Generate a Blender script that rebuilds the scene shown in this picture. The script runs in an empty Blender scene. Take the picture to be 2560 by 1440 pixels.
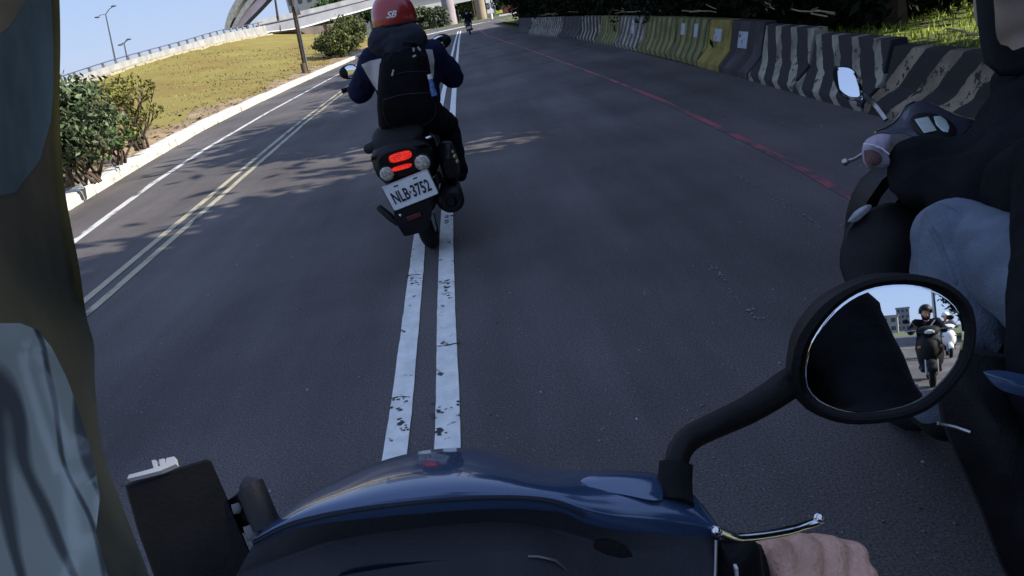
import bpy, bmesh, math, random
from mathutils import Vector, Matrix, noise
from mathutils.bvhtree import BVHTree
R=math.radians
rnd=random.Random(7)
SC=bpy.context.scene
COL=SC.collection
# ------------------------------------------------------------ camera
W,H=2560.,1440.; F=1700.; HC=1.32; ROLL=R(10.4); VP=(1145.,33.)
_y=Vector((VP[0]-W/2,H/2-VP[1],-F)).normalized()
_h=Vector((math.cos(ROLL),math.sin(ROLL),0))
_x=(_h-_h.dot(_y)*_y).normalized(); _z=_x.cross(_y)
camd=bpy.data.cameras.new('camera'); cam=bpy.data.objects.new('camera',camd); COL.objects.link(cam)
M3=Matrix((_x,_y,_z))          # camera space -> world
cam.matrix_world=Matrix.Translation((0,0,HC)) @ M3.to_4x4()
camd.sensor_width=36; camd.lens=36*F/W; camd.clip_start=.01; camd.clip_end=3000
SC.camera=cam
SC.render.resolution_x=1024; SC.render.resolution_y=576
# ------------------------------------------------------------ light
SUN_EL=33; SUN_AZ=104      # azimuth from +Y clockwise
wd=bpy.data.worlds.new('World'); SC.world=wd; wd.use_nodes=True
nt=wd.node_tree; bg=nt.nodes['Background']
sk=nt.nodes.new('ShaderNodeTexSky'); sk.sky_type='NISHITA'; sk.sun_disc=False
sk.sun_elevation=R(SUN_EL); sk.sun_rotation=R(SUN_AZ); sk.air_density=1.0; sk.dust_density=.1; sk.ozone_density=1.5
sm=nt.nodes.new('ShaderNodeVectorMath'); sm.operation='MULTIPLY'; sm.inputs[1].default_value=(1.7,1.35,1.1); nt.links.new(sk.outputs[0],sm.inputs[0])
sn=nt.nodes.new('ShaderNodeVectorMath'); sn.operation='MINIMUM'; sn.inputs[1].default_value=(.88,1.18,1.98); nt.links.new(sm.outputs[0],sn.inputs[0])
sg=nt.nodes.new('ShaderNodeVectorMath'); sg.operation='MULTIPLY_ADD'; sg.inputs[1].default_value=(.06,.06,.05); nt.links.new(sk.outputs[0],sg.inputs[0]); nt.links.new(sn.outputs[0],sg.inputs[2]); sn=sg   # hazy sky: the horizon glow levels off
nt.links.new(sn.outputs[0],bg.inputs[0]); bg.inputs[1].default_value=.15
sl=bpy.data.lights.new('sun','SUN'); sl.energy=3.3; sl.angle=R(.5); sl.color=(1,.93,.82)
so=bpy.data.objects.new('sun',sl); COL.objects.link(so)
sd=Vector((math.sin(R(SUN_AZ))*math.cos(R(SUN_EL)),math.cos(R(SUN_AZ))*math.cos(R(SUN_EL)),math.sin(R(SUN_EL))))
so.rotation_euler=sd.to_track_quat('Z','Y').to_euler()
SC.view_settings.view_transform='Standard'; SC.view_settings.look='None'
SC.view_settings.exposure=1.4; SC.view_settings.gamma=1
SC.render.engine='CYCLES'
# ------------------------------------------------------------ helpers
def ray(px,py): return M3@Vector(((px-W/2)/F,(H/2-py)/F,-1.))
CO=Vector((0,0,HC))
def G(px,py,z=0):
    r=ray(px,py); return CO+r*((z-HC)/r.z)
def Q(px,py,y):
    r=ray(px,py); return CO+r*(y/r.y)
def QX(px,py,x):
    r=ray(px,py); return CO+r*(x/r.x)
def P(px,py,d): return CO+ray(px,py)*d
def V(*a): return Vector(a)
def tag(o,label=None,cat=None,group=None,kind=None):
    if label: o['label']=label
    if cat: o['category']=cat
    if group: o['group']=group
    if kind: o['kind']=kind
    return o
def empty(name,loc,label,cat,group=None,rot=None):
    o=bpy.data.objects.new(name,None); COL.objects.link(o); o.location=loc; o.empty_display_size=.1
    if rot: o.rotation_euler=rot
    return tag(o,label,cat,group)
class MB:
    def __init__(s): s.v=[]; s.f=[]
    def add(s,vs,fs):
        n=len(s.v); s.v+= [Vector(v) for v in vs]; s.f+=[tuple(i+n for i in f) for f in fs]; return s
    def box(s,c,sz,rot=None):
        c=Vector(c); hx,hy,hz=[k/2 for k in sz]
        vs=[Vector((x,y,z)) for z in(-hz,hz) for y in(-hy,hy) for x in(-hx,hx)]
        if rot is not None:
            m=rot if isinstance(rot,Matrix) else __import__('mathutils').Euler(rot).to_matrix()
            vs=[m@v for v in vs]
        return s.add([v+c for v in vs],[(0,2,3,1),(4,5,7,6),(0,1,5,4),(2,6,7,3),(0,4,6,2),(1,3,7,5)])
    def loft(s,rings,cap=True,closed=False):
        n=len(rings[0]); vs=[p for r in rings for p in r]; fs=[]
        m=len(rings); k=m if closed else m-1
        for i in range(k):
            for j in range(n):
                a=i*n+j; b=i*n+(j+1)%n; i2=(i+1)%m
                fs.append((a,b,i2*n+(j+1)%n,i2*n+j))
        if cap and not closed: fs+= [tuple(range(n))[::-1],tuple((m-1)*n+j for j in range(n))]
        return s.add(vs,fs)
    def tube(s,path,r,n=10,cap=True,closed=False,flat=1.0,upv=None):
        path=[Vector(p) for p in path]; m=len(path)
        rs=r if isinstance(r,(list,tuple)) else [r]*m
        rings=[]; prev=None
        for i,p in enumerate(path):
            a=path[(i-1)%m] if (closed or i>0) else p; b=path[(i+1)%m] if (closed or i<m-1) else p
            t=(b-a).normalized()
            u=upv if upv is not None else prev
            if u is None or abs(u.dot(t))>.98: u=Vector((0,0,1)) if abs(t.z)<.9 else Vector((1,0,0))
            x=t.cross(u).normalized(); y=x.cross(t).normalized(); prev=y
            rings.append([p+(x*math.cos(2*math.pi*j/n)+y*math.sin(2*math.pi*j/n)*flat)*rs[i] for j in range(n)])
        return s.loft(rings,cap,closed)
    def ball(s,c,r,nu=16,nv=10,m=None):
        c=Vector(c); r=(r,r,r) if not isinstance(r,(tuple,list)) else r
        rings=[]
        for i in range(nv+1):
            th=math.pi*(.02+.96*i/nv)
            ring=[Vector((r[0]*math.sin(th)*math.cos(2*math.pi*j/nu),r[1]*math.sin(th)*math.sin(2*math.pi*j/nu),-r[2]*math.cos(th))) for j in range(nu)]
            if m: ring=[m@p for p in ring]
            rings.append([p+c for p in ring])
        return s.loft(rings)
    def prism(s,poly,ext):
        ext=Vector(ext); n=len(poly); p=[Vector(q) for q in poly]
        return s.add(p+[q+ext for q in p],[tuple(range(n))[::-1],tuple(range(n,2*n))]+[(i,(i+1)%n,n+(i+1)%n,n+i) for i in range(n)])
    def grid(s,rows,thick=None):
        m=len(rows); n=len(rows[0]); vs=[p for r in rows for p in r]
        fs=[(i*n+j,i*n+j+1,(i+1)*n+j+1,(i+1)*n+j) for i in range(m-1) for j in range(n-1)]
        if thick is not None:
            o=m*n; bk=[]
            for p in vs:
                p=Vector(p); bk.append(p+(thick if isinstance(thick,Vector) else (p-CO).normalized()*thick))
            vs=list(vs)+bk; fs=fs+[tuple(i+o for i in f)[::-1] for f in fs]
            bd=[j for j in range(n)]+[i*n+n-1 for i in range(1,m)]+[(m-1)*n+j for j in range(n-2,-1,-1)]+[i*n for i in range(m-2,0,-1)]
            for a,b in zip(bd,bd[1:]+bd[:1]): fs.append((b,a,a+o,b+o))
        return s.add(vs,fs)
    def build(s,name,mat,parent=None,smooth=True,bevel=0,origin=None,sub=0,angle=40,seg=2):
        o0=Vector(origin) if origin is not None else Vector((0,0,0))
        me=bpy.data.meshes.new(name); me.from_pydata([v-o0 for v in s.v],[],s.f); me.validate()
        bm=bmesh.new(); bm.from_mesh(me); bmesh.ops.remove_doubles(bm,verts=bm.verts,dist=1e-6)
        bmesh.ops.recalc_face_normals(bm,faces=bm.faces)
        if bevel:
            es=[e for e in bm.edges if len(e.link_faces)==2 and e.calc_face_angle(0)>R(35)]
            if es: bmesh.ops.bevel(bm,geom=es,offset=bevel,segments=seg,affect='EDGES',profile=.6,clamp_overlap=True)
        bm.to_mesh(me); bm.free()
        o=bpy.data.objects.new(name,me); COL.objects.link(o)
        if mat: me.materials.append(mat)
        if smooth:
            for p in me.polygons: p.use_smooth=True
            try: me.set_sharp_from_angle(angle=R(angle))
            except Exception: pass
        if sub:
            m=o.modifiers.new('s','SUBSURF'); m.levels=sub; m.render_levels=sub
        if parent: o.parent=parent
        elif origin is not None: o.location=o0
        return o
def cat(pts,n):
    """Catmull-Rom resample of tuples to n points"""
    pts=[Vector(p) for p in pts]; m=len(pts)-1; out=[]
    ln=[0]
    for a,b in zip(pts,pts[1:]): ln.append(ln[-1]+(b-a).length)
    k=0
    for i in range(n):
        t=ln[-1]*i/(n-1)
        while k<m-1 and t>ln[k+1]: k+=1
        u=(t-ln[k])/max(ln[k+1]-ln[k],1e-9); u=min(max(u,0),1)
        p0,p1,p2,p3=pts[max(k-1,0)],pts[k],pts[k+1],pts[min(k+2,m)]
        out.append(.5*((2*p1)+(p2-p0)*u+(2*p0-5*p1+4*p2-p3)*u*u+(3*p1-p0-3*p2+p3)*u**3))
    return out
def pxrow(pts,n): return [P(*p) for p in cat(pts,n)]
# ------------------------------------------------------------ materials
def mat(name,col,rough=.6,metal=0,var=.15,scale=6,bump=0,bscale=60,coat=0,spec=None,trans=0,emit=0,island=0,col2=None):
    m=bpy.data.materials.new(name); m.use_nodes=True; t=m.node_tree; N=t.nodes; L=t.links; b=N['Principled BSDF']
    tc=N.new('ShaderNodeTexCoord'); nz=N.new('ShaderNodeTexNoise'); nz.inputs['Scale'].default_value=scale; nz.inputs['Detail'].default_value=5
    L.new(tc.outputs['Object'],nz.inputs['Vector'])
    mx=N.new('ShaderNodeMix'); mx.data_type='RGBA'
    c=Vector(col[:3]); c2=Vector(col2) if col2 else c*(1+var)
    mx.inputs[6].default_value=(*(c*(1-var) if not col2 else c),1); mx.inputs[7].default_value=(*c2,1)
    mr=N.new('ShaderNodeMapRange'); mr.inputs[1].default_value=.35; mr.inputs[2].default_value=.65
    L.new(nz.outputs[0],mr.inputs[0]); L.new(mr.outputs[0],mx.inputs[0])
    out=mx.outputs[2]
    if island:
        ge=N.new('ShaderNodeNewGeometry'); mm=N.new('ShaderNodeMapRange'); mm.inputs[3].default_value=1-island; mm.inputs[4].default_value=1+island
        L.new(ge.outputs['Random Per Island'],mm.inputs[0])
        vm=N.new('ShaderNodeVectorMath'); vm.operation='SCALE'; L.new(out,vm.inputs[0]); L.new(mm.outputs[0],vm.inputs['Scale']); out=vm.outputs[0]
    L.new(out,b.inputs['Base Color']); b.inputs['Roughness'].default_value=rough; b.inputs['Metallic'].default_value=metal
    if coat: b.inputs['Coat Weight'].default_value=coat; b.inputs['Coat Roughness'].default_value=.06
    if spec is not None: b.inputs['Specular IOR Level'].default_value=spec
    if trans: b.inputs['Transmission Weight'].default_value=trans
    if emit: L.new(out,b.inputs['Emission Color']); b.inputs['Emission Strength'].default_value=emit
    if bump:
        n2=N.new('ShaderNodeTexNoise'); n2.inputs['Scale'].default_value=bscale; n2.inputs['Detail'].default_value=6; L.new(tc.outputs['Object'],n2.inputs['Vector'])
        bp=N.new('ShaderNodeBump'); bp.inputs['Strength'].default_value=bump; bp.inputs['Distance'].default_value=.01; L.new(n2.outputs[0],bp.inputs['Height']); L.new(bp.outputs[0],b.inputs['Normal'])
    m['b']=1
    return m
def asphalt():
    m=mat('asphalt',(.090,.081,.081),.86,0,.25,.6,0,spec=.3); t=m.node_tree; N=t.nodes; L=t.links; b=N['Principled BSDF']
    tc=N['Texture Coordinate']; src=b.inputs['Base Color'].links[0].from_socket
    f=N.new('ShaderNodeTexNoise'); f.inputs['Scale'].default_value=150; f.inputs['Detail'].default_value=3; L.new(tc.outputs['Object'],f.inputs['Vector'])
    mr=N.new('ShaderNodeMapRange'); mr.inputs[1].default_value=.3; mr.inputs[2].default_value=.7; mr.inputs[3].default_value=.45; mr.inputs[4].default_value=1.55; L.new(f.outputs[0],mr.inputs[0])
    vm=N.new('ShaderNodeVectorMath'); vm.operation='SCALE'; L.new(src,vm.inputs[0]); L.new(mr.outputs[0],vm.inputs['Scale'])
    mp=N.new('ShaderNodeMapping'); mp.inputs['Scale'].default_value=(1.6,.16,1); L.new(tc.outputs['Object'],mp.inputs['Vector'])
    ln=N.new('ShaderNodeTexNoise'); ln.inputs['Scale'].default_value=1.1; ln.inputs['Detail'].default_value=6; ln.inputs['Roughness'].default_value=.6; L.new(mp.outputs[0],ln.inputs['Vector'])
    lm=N.new('ShaderNodeMapRange'); lm.inputs[1].default_value=.3; lm.inputs[2].default_value=.7; lm.inputs[3].default_value=.72; lm.inputs[4].default_value=1.25; L.new(ln.outputs[0],lm.inputs[0])
    v2=N.new('ShaderNodeVectorMath'); v2.operation='SCALE'; L.new(vm.outputs[0],v2.inputs[0]); L.new(lm.outputs[0],v2.inputs['Scale']); vm=v2
    vo=N.new('ShaderNodeTexVoronoi'); vo.inputs['Scale'].default_value=52; L.new(tc.outputs['Object'],vo.inputs['Vector'])
    lt=N.new('ShaderNodeMath'); lt.operation='LESS_THAN'; lt.inputs[1].default_value=.12; L.new(vo.outputs['Distance'],lt.inputs[0])
    wn=N.new('ShaderNodeTexNoise'); wn.inputs['Scale'].default_value=7; L.new(tc.outputs['Object'],wn.inputs['Vector'])
    gt=N.new('ShaderNodeMath'); gt.operation='GREATER_THAN'; gt.inputs[1].default_value=.50; L.new(wn.outputs[0],gt.inputs[0])
    ml=N.new('ShaderNodeMath'); ml.operation='MULTIPLY'; L.new(lt.outputs[0],ml.inputs[0]); L.new(gt.outputs[0],ml.inputs[1])
    mx=N.new('ShaderNodeMix'); mx.data_type='RGBA'; mx.inputs[7].default_value=(.20,.20,.20,1); L.new(ml.outputs[0],mx.inputs[0]); L.new(vm.outputs[0],mx.inputs[6])
    L.new(mx.outputs[2],b.inputs['Base Color'])
    bp=N.new('ShaderNodeBump'); bp.inputs['Strength'].default_value=.3; bp.inputs['Distance'].default_value=.003; L.new(f.outputs[0],bp.inputs['Height']); L.new(bp.outputs[0],b.inputs['Normal'])
    return m
def worn(name,col,under=(.05,.05,.055),thr=.36,scale=9,stretch=(1,1,1),soft=.02,rough=.6,emitv=0,edge=.42):
    m=mat(name,col,rough,0,.1,14); t=m.node_tree; N=t.nodes; L=t.links; b=N['Principled BSDF']
    tc=N['Texture Coordinate']; src=b.inputs['Base Color'].links[0].from_socket
    mp=N.new('ShaderNodeMapping'); mp.inputs['Scale'].default_value=stretch; L.new(tc.outputs['Object'],mp.inputs['Vector'])
    f=N.new('ShaderNodeTexNoise'); f.inputs['Scale'].default_value=scale; f.inputs['Detail'].default_value=5; f.inputs['Roughness'].default_value=.65; L.new(mp.outputs[0],f.inputs['Vector'])
    mr=N.new('ShaderNodeMapRange'); mr.inputs[1].default_value=thr-soft; mr.inputs[2].default_value=thr+soft; L.new(f.outputs[0],mr.inputs[0])
    f2=N.new('ShaderNodeTexNoise'); f2.inputs['Scale'].default_value=140; L.new(tc.outputs['Object'],f2.inputs['Vector'])
    m2=N.new('ShaderNodeMapRange'); m2.inputs[1].default_value=.3; m2.inputs[2].default_value=.36; m2.inputs[3].default_value=.75; L.new(f2.outputs[0],m2.inputs[0])
    mu=N.new('ShaderNodeMath'); mu.operation='MULTIPLY'; L.new(mr.outputs[0],mu.inputs[0]); L.new(m2.outputs[0],mu.inputs[1])
    mx=N.new('ShaderNodeMix'); mx.data_type='RGBA'; mx.inputs[6].default_value=(*under,1); L.new(src,mx.inputs[7]); L.new(mu.outputs[0],mx.inputs[0]); L.new(mx.outputs[2],b.inputs['Base Color'])
    return m
def hazard(name,c1,c2,per,k1,k2,zb,thr=.0,wear=.42):
    """diagonal hazard stripes by object coordinates, bending where the barrier's slope breaks"""
    m=mat(name,c1,.9,0,.45,3.5,.4,40); t=m.node_tree; N=t.nodes; L=t.links; b=N['Principled BSDF']; tc=N['Texture Coordinate']
    src=b.inputs['Base Color'].links[0].from_socket
    sp=N.new('ShaderNodeSeparateXYZ'); L.new(tc.outputs['Object'],sp.inputs[0])
    def mth(op,a,bb):
        n=N.new('ShaderNodeMath'); n.operation=op
        for i,q in enumerate((a,bb)):
            if q is None: continue
            if isinstance(q,(int,float)): n.inputs[i].default_value=q
            else: L.new(q,n.inputs[i])
        return n.outputs[0]
    up=mth('MULTIPLY',mth('MAXIMUM',mth('SUBTRACT',sp.outputs[2],zb),0),k1)
    lo=mth('MULTIPLY',mth('MINIMUM',mth('SUBTRACT',sp.outputs[2],zb),0),k2)
    nz=N.new('ShaderNodeTexNoise'); nz.inputs['Scale'].default_value=5; nz.inputs['Detail'].default_value=6; L.new(tc.outputs['Object'],nz.inputs['Vector'])
    w=mth('MULTIPLY',mth('SUBTRACT',nz.outputs[0],.5),.13)
    s=mth('ADD',mth('ADD',mth('ADD',sp.outputs[1],up),lo),w)
    sn=mth('SINE',mth('MULTIPLY',s,2*math.pi/per),None)
    st=mth('GREATER_THAN',sn,thr)
    nw=N.new('ShaderNodeTexNoise'); nw.inputs['Scale'].default_value=9; nw.inputs['Detail'].default_value=12; nw.inputs['Roughness'].default_value=.72; L.new(tc.outputs['Object'],nw.inputs['Vector'])
    wr=mth('GREATER_THAN',nw.outputs[0],wear-.04)
    fac=mth('MULTIPLY',st,wr)
    mx=N.new('ShaderNodeMix'); mx.data_type='RGBA'; mx.inputs[6].default_value=(*c2,1); L.new(src,mx.inputs[7]); L.new(fac,mx.inputs[0]); L.new(mx.outputs[2],b.inputs['Base Color'])
    return m
M={}
M['asphalt']=asphalt()
M['black']=mat('black_plastic',(.0055,.0055,.0065),.5,0,.3,20,.12,200,spec=.2)
M['matte']=mat('matte_black',(.007,.007,.008),.7,0,.3,30,.15,250,spec=.2)
M['rubber']=mat('rubber',(.009,.009,.010),.85,0,.2,30,.2,120,spec=.2)
M['darkgrey']=mat('dark_grey_plastic',(.020,.022,.027),.6,0,.2,14,.12,350,spec=.25)
M['grey']=mat('grey_plastic',(.13,.135,.15),.5,0,.1,14)
M['chrome']=mat('chrome',(.75,.76,.78),.14,1,.05,30)
M['steel']=mat('steel',(.38,.37,.36),.32,1,.2,30)
M['white']=mat('white_plastic',(.75,.75,.73),.4,0,.05,10)
M['blue']=mat('blue_paint',(.042,.080,.165),.2,.3,.12,5,0,60,1)
M['navy']=mat('navy_paint',(.004,.006,.014),.3,.1,.3,5,0,60,.5)
M['glass']=mat('mirror_glass',(.86,.9,.93),.012,1,.01,3)
M['skin']=mat('skin',(.66,.375,.265),.48,0,.2,55,.45,240,0,col2=(.80,.47,.36))
M['jean']=mat('denim',(.10,.125,.17),.9,0,.18,18,.35,160)
M['jacket']=mat('dark_jacket',(.0055,.006,.008),.9,0,.4,9,.5,40,spec=.12)
M['navycloth']=mat('navy_cloth',(.007,.009,.032),.85,0,.3,9,.5,40,spec=.15)
M['concrete']=mat('concrete',(.30,.30,.29),.9,0,.2,1.5,.2,12)
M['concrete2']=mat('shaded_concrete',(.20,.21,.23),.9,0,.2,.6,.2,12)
M['grass']=mat('dry_grass',(.22,.155,.042),.95,0,.25,.45,.6,9,0,.1,col2=(.25,.22,.06))
M['soil']=mat('soil',(.10,.075,.045),.95,0,.3,1.2,.6,9)
M['bank']=mat('bank_ground',(.020,.026,.010),.95,0,.3,1.5,.6,9,col2=(.05,.075,.012))
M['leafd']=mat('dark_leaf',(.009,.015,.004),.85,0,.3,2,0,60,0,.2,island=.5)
M['leafm']=mat('mid_leaf',(.045,.085,.022),.7,0,.3,2,0,60,0,.25,island=.5)
M['leafy']=mat('yellow_leaf',(.16,.16,.035),.7,0,.3,2,0,60,0,.25,island=.5)
M['leafb']=mat('blue_green_leaf',(.07,.10,.045),.5,0,.3,2,0,60,0,.4,island=.6)
M['bark']=mat('bark',(.07,.05,.035),.95,0,.3,8,.8,20)
M['wood']=mat('creosoted_wood',(.05,.035,.022),.9,0,.4,5,.5,20)
# ------------------------------------------------------------ ground, road
def sheet(name,pts,z,m,kind='structure',nx=1):
    o=MB().add([V(x,y,z) for x,y in pts],[tuple(range(len(pts)))]).build(name,m,smooth=False); return tag(o,kind=kind)
M['ground']=mat('ground_green',(.05,.07,.02),.95,0,.4,.08,0,9,col2=(.10,.11,.04))
sheet('ground',[(-900,-700),(900,-700),(900,1500),(-900,1500)],-.03,M['ground'])
road=sheet('road',[(-6.3,-60),(3.25,-60),(3.25,4),(3.5,20),(2.75,34),(2.75,62),(60,75),(60,98),(2,86),(-60,74),(-60,62),(-6.3,62)],0,M['asphalt'])
def strip(name,path,w,m,z=.004,rag=0):
    path=[Vector((p[0],p[1],0)) for p in path]; L_=[];R_=[]
    if rag:
        q_=cat(path,900); path=q_
    w0=w
    for i,p in enumerate(path):
        t=(path[min(i+1,len(path)-1)]-path[max(i-1,0)]).normalized(); n=Vector((-t.y,t.x,0))
        jl=rag*(noise.noise(V(p.x*9,p.y*9,1))+.7*noise.noise(V(p.x*40,p.y*40,2))); jr=rag*(noise.noise(V(p.x*9,p.y*9,7))+.7*noise.noise(V(p.x*40,p.y*40,8)))
        L_.append(p+n*(w/2+jl)+V(0,0,z)); R_.append(p-n*(w/2+jr)+V(0,0,z))
    n=len(path); mb=MB().add(L_+R_,[(n+i,n+i+1,i+1,i) for i in range(n-1)])
    return tag(mb.build(name,m,smooth=False),kind='structure')
M['wline']=worn('worn_white_paint',(.72,.73,.70),(.04,.04,.045),.365,11,(1,.8,1))
M['wline2']=worn('scuffed_white_paint',(.55,.55,.53),(.06,.06,.06),.42,4,(2,.5,1),.05)
M['cline']=worn('worn_cream_paint',(.40,.36,.24),(.05,.05,.05),.42,4,(2,.6,1),.05)
M['rline']=worn('worn_red_paint',(.36,.085,.105),(.088,.068,.078),.485,3.0,(1,.5,1),.05)
M['fline']=worn('faint_white_paint',(.17,.17,.17),(.076,.07,.074),.55,9,(1,.6,1),.05)
cl=[(-.50,1.0),(-.48,1.95),(-.50,3.2),(-.53,5),(-.55,9.5),(-.53,16),(-.48,26),(-.40,40),(-.25,58)]
cr=[(-.31,1.0),(-.30,1.95),(-.325,3.2),(-.345,5),(-.345,9.5),(-.33,16),(-.28,26),(-.2,40),(-.05,58)]
strip('road_marking',cl,.085,M['wline'],rag=.0022); strip('road_marking',cr,.09,M['wline'],rag=.0022)
d=[(-2.66,3.0),(-2.70,4.3),(-2.80,6.3),(-3.10,12.5),(-3.27,19.6),(-3.30,35),(-3.2,60)]
strip('road_marking',[(x-.075,y) for x,y in d],.065,M['cline']); strip('road_marking',[(x+.075,y) for x,y in d],.065,M['cline'])
e=[(-3.3,3),(-3.86,6.29),(-4.2,8.8),(-4.43,11.5),(-4.62,16),(-4.75,25),(-4.75,42),(-4.7,60)]
strip('road_marking',e,.09,M['wline2'])
strip('road_marking',[(1.99,3.5),(2.06,4.5),(2.1,5.7),(2.15,8),(2.11,11),(1.95,17),(1.7,26),(1.26,38.8),(1.3,56)],.065,M['rline'])
mb=MB()
for path in ([G(1850,440),G(1960,510),G(2075,582)],[G(1765,660),G(1810,700),G(1860,770),G(1940,835)]):
    for k in range(90):
        u=rnd.random()*(len(path)-1); i=min(int(u),len(path)-2); c=path[i].lerp(path[i+1],u-i)+V(rnd.gauss(0,.012),rnd.gauss(0,.012),0)
        if math.sin(u*9)<rnd.uniform(-1,.6): continue
        q=rnd.uniform(.0015,.006); a0=rnd.random()*6
        mb.add([c+V(math.cos(a0+6.283*j/6)*q*rnd.uniform(.5,1.6),math.sin(a0+6.283*j/6)*q*rnd.uniform(.5,2.6),.004+.00005*k) for j in range(6)],[tuple(range(6))])
tag(mb.build('paint_flecks',mat('fleck_paint',(.17,.17,.165),.8,0,.3,9),smooth=False),kind='structure')
strip('road_marking',[G(1040,93).xy,G(1125,74).xy,G(1215,55).xy],1.3,M['wline'],.006)
strip('road_marking',[G(1045,80).xy,G(1100,67).xy,G(1150,58).xy],.8,M['wline2'],.005)
strip('road_marking',[(-8,72),(3,76),(12,78)],.45,M['wline2'],.006)
mb=MB(); rnd.seed(4)
for (px,py,n_,sp,sz) in ((1038,700,9,20,.012),(1115,712,8,18,.014),(1125,738,4,10,.010),(992,1008,12,26,.009),(1003,1055,3,8,.016),(1100,1030,14,30,.009),(1105,1083,7,14,.014),(1125,545,7,12,.020),(1130,655,3,6,.012),(1016,1075,4,10,.008),(1148,1010,4,10,.007)):
    for k in range(n_):
        c=G(px+rnd.gauss(0,sp*.5),py+rnd.gauss(0,sp*.45)); q=sz*rnd.uniform(.25,1); a0=rnd.random()*6; m_=rnd.randint(6,9)
        vs=[c+V(math.cos(a0+6.283*i/m_)*q*rnd.uniform(.6,1.5),math.sin(a0+6.283*i/m_)*q*rnd.uniform(.4,1.0),.0062+.0001*k) for i in range(m_)]
        mb.add(vs,[tuple(range(m_))])
tag(mb.build('paint_chips',mat('bare_asphalt',(.045,.042,.046),.9,0,.3,60),smooth=False),kind='structure')
mb=MB()
for a,b in ((G(1092,868),G(1151,860)),(G(1098,712),G(1135,706)),(G(1018,690),G(1056,688)),(G(972,1000),G(1026,993))):
    pts=[a.lerp(b,i/7.)+V(0,rnd.uniform(-.006,.006),.0065) for i in range(8)]
    w=[rnd.uniform(.001,.006) for _ in pts]
    mb.add([p+V(0,q,0) for p,q in zip(pts,w)]+[p-V(0,q,0) for p,q in zip(pts,w)],[(i,i+1,9+i,8+i) for i in range(7)])
tag(mb.build('road_crack',mat('crack_dark',(.02,.02,.02),.9,0,.2,9),smooth=False),kind='structure')
# loose grit on the asphalt
mb=MB()
for i in range(420):
    x=rnd.uniform(-2.4,2.9); y=1.2+9*rnd.random()**1.6; s=rnd.uniform(.0025,.0065)
    if rnd.random()<.04: s*=1.7
    mb.ball((x,y,s*.4),(s,s*rnd.uniform(.6,1.2),s*.6),5,3,Matrix.Rotation(rnd.random()*3,3,'Z'))
tag(mb.build('gravel',mat('grit',(.22,.22,.21),.8,0,.5,3,island=.6)),kind='stuff')
# kerb (white painted, chipped)
kp=[(-4.0,3),(-4.55,7.0),(-4.80,7.9),(-5.26,11.6),(-5.67,16.2),(-5.87,25.8),(-5.9,41.9),(-5.9,60)]
mb=MB(); L_=0
kk=cat([V(x,y,0) for x,y in kp],60)
# resample evenly 0.9 m stones
tot=[]; acc=0
kk=cat([V(x,y,0) for x,y in kp],400); cur=kk[0]; st=[cur]
for p in kk:
    if (p-st[-1]).length>=.92: st.append(p)
for a,b in zip(st,st[1:]):
    t=(b-a).normalized(); n=V(-t.y,t.x,0); j=rnd.uniform(-.012,.012); h=.15+rnd.uniform(-.012,.012)
    m_=Matrix((t,n,V(0,0,1))).transposed()
    mb.box((a+b)/2+n*(.11+j)+V(0,0,h/2-.02),((b-a).length-rnd.uniform(.012,.03),.22,h+.04),m_)
kb=mb.build('kerb',worn('kerb_paint',(.62,.60,.54),(.30,.27,.22),.40,7,(1,1,1),.06),bevel=.02); tag(kb,kind='structure')
# ------------------------------------------------------------ left embankment
top=[(-18,-30,.2),(-18,15,.7)]+[tuple(QX(x,y,-18)) for x,y in ((147,231),(294,177),(406,143),(562,105),(640,91),(690,84))]+[(-18,76,2.45)]
def lerp_path(path,y):
    for a,b in zip(path,path[1:]):
        if a[1]<=y<=b[1]: u=(y-a[1])/(b[1]-a[1]); return Vector(a).lerp(Vector(b),u)
    return Vector(path[0] if y<path[0][1] else path[-1])
kp3=[(-3.5,-30,0),(-3.9,0,0)]+[(x,y,0) for x,y in kp]+[(-5.9,80,0)]
rows=[]
for i in range(140):
    y=-30+103*i/139.; a=lerp_path(kp3,y)+V(-.2,0,.10); b=lerp_path(top,y); r=[]
    for j in range(40):
        u=j/39.; p=a.lerp(b,u); p.z=a.z+(b.z-a.z)*(u**.9)
        if 0<j<39: p.z+= .10*noise.noise(V(p.x*.5,p.y*.5,0))+.04*noise.noise(V(p.x*2,p.y*2,3))
        r.append(p)
    rows.append(r)
M['grass']=mat('dry_grass',(.20,.15,.05),.95,0,.2,.35,.9,14,0,.1,col2=(.235,.205,.062))
emb=MB().grid(rows,V(0,0,-1.0)).build('embankment',M['grass']); tag(emb,kind='structure')
# grass blades and leaf litter (stuff)
def emb_z(x,y):
    a=lerp_path(kp3,y)+V(-.2,0,.10); b=lerp_path(top,y); u=(a.x-x)/(a.x-b.x)
    return None if u<.01 or u>.99 else a.z+(b.z-a.z)*(u**.9)+.10*noise.noise(V(x*.5,y*.5,0))+.04*noise.noise(V(x*2,y*2,3))
mb=MB(); 
for i in range(9000):
    y=6+44*rnd.random()**1.3; x=rnd.uniform(-17.5,-4.8); z=emb_z(x,y)
    if z is None: continue
    if noise.noise(V(x*.4,y*.4,5))<-.15+rnd.uniform(-.3,.3): continue
    h=rnd.uniform(.03,.085); a=rnd.random()*6.28; w=.012+.0006*y; lx,ly=rnd.uniform(-.05,.05),rnd.uniform(-.05,.05)
    mb.add([V(x-w*math.cos(a),y-w*math.sin(a),z-.01),V(x+w*math.cos(a),y+w*math.sin(a),z-.01),V(x+lx,y+ly,z+h)],[(0,1,2)])
tag(mb.build('grass',mat('grass_blade',(.17,.15,.045),.9,0,.3,.3,island=.15,col2=(.235,.205,.065)),smooth=False),kind='stuff')
rows=[]; rnd.seed(8)
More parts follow.
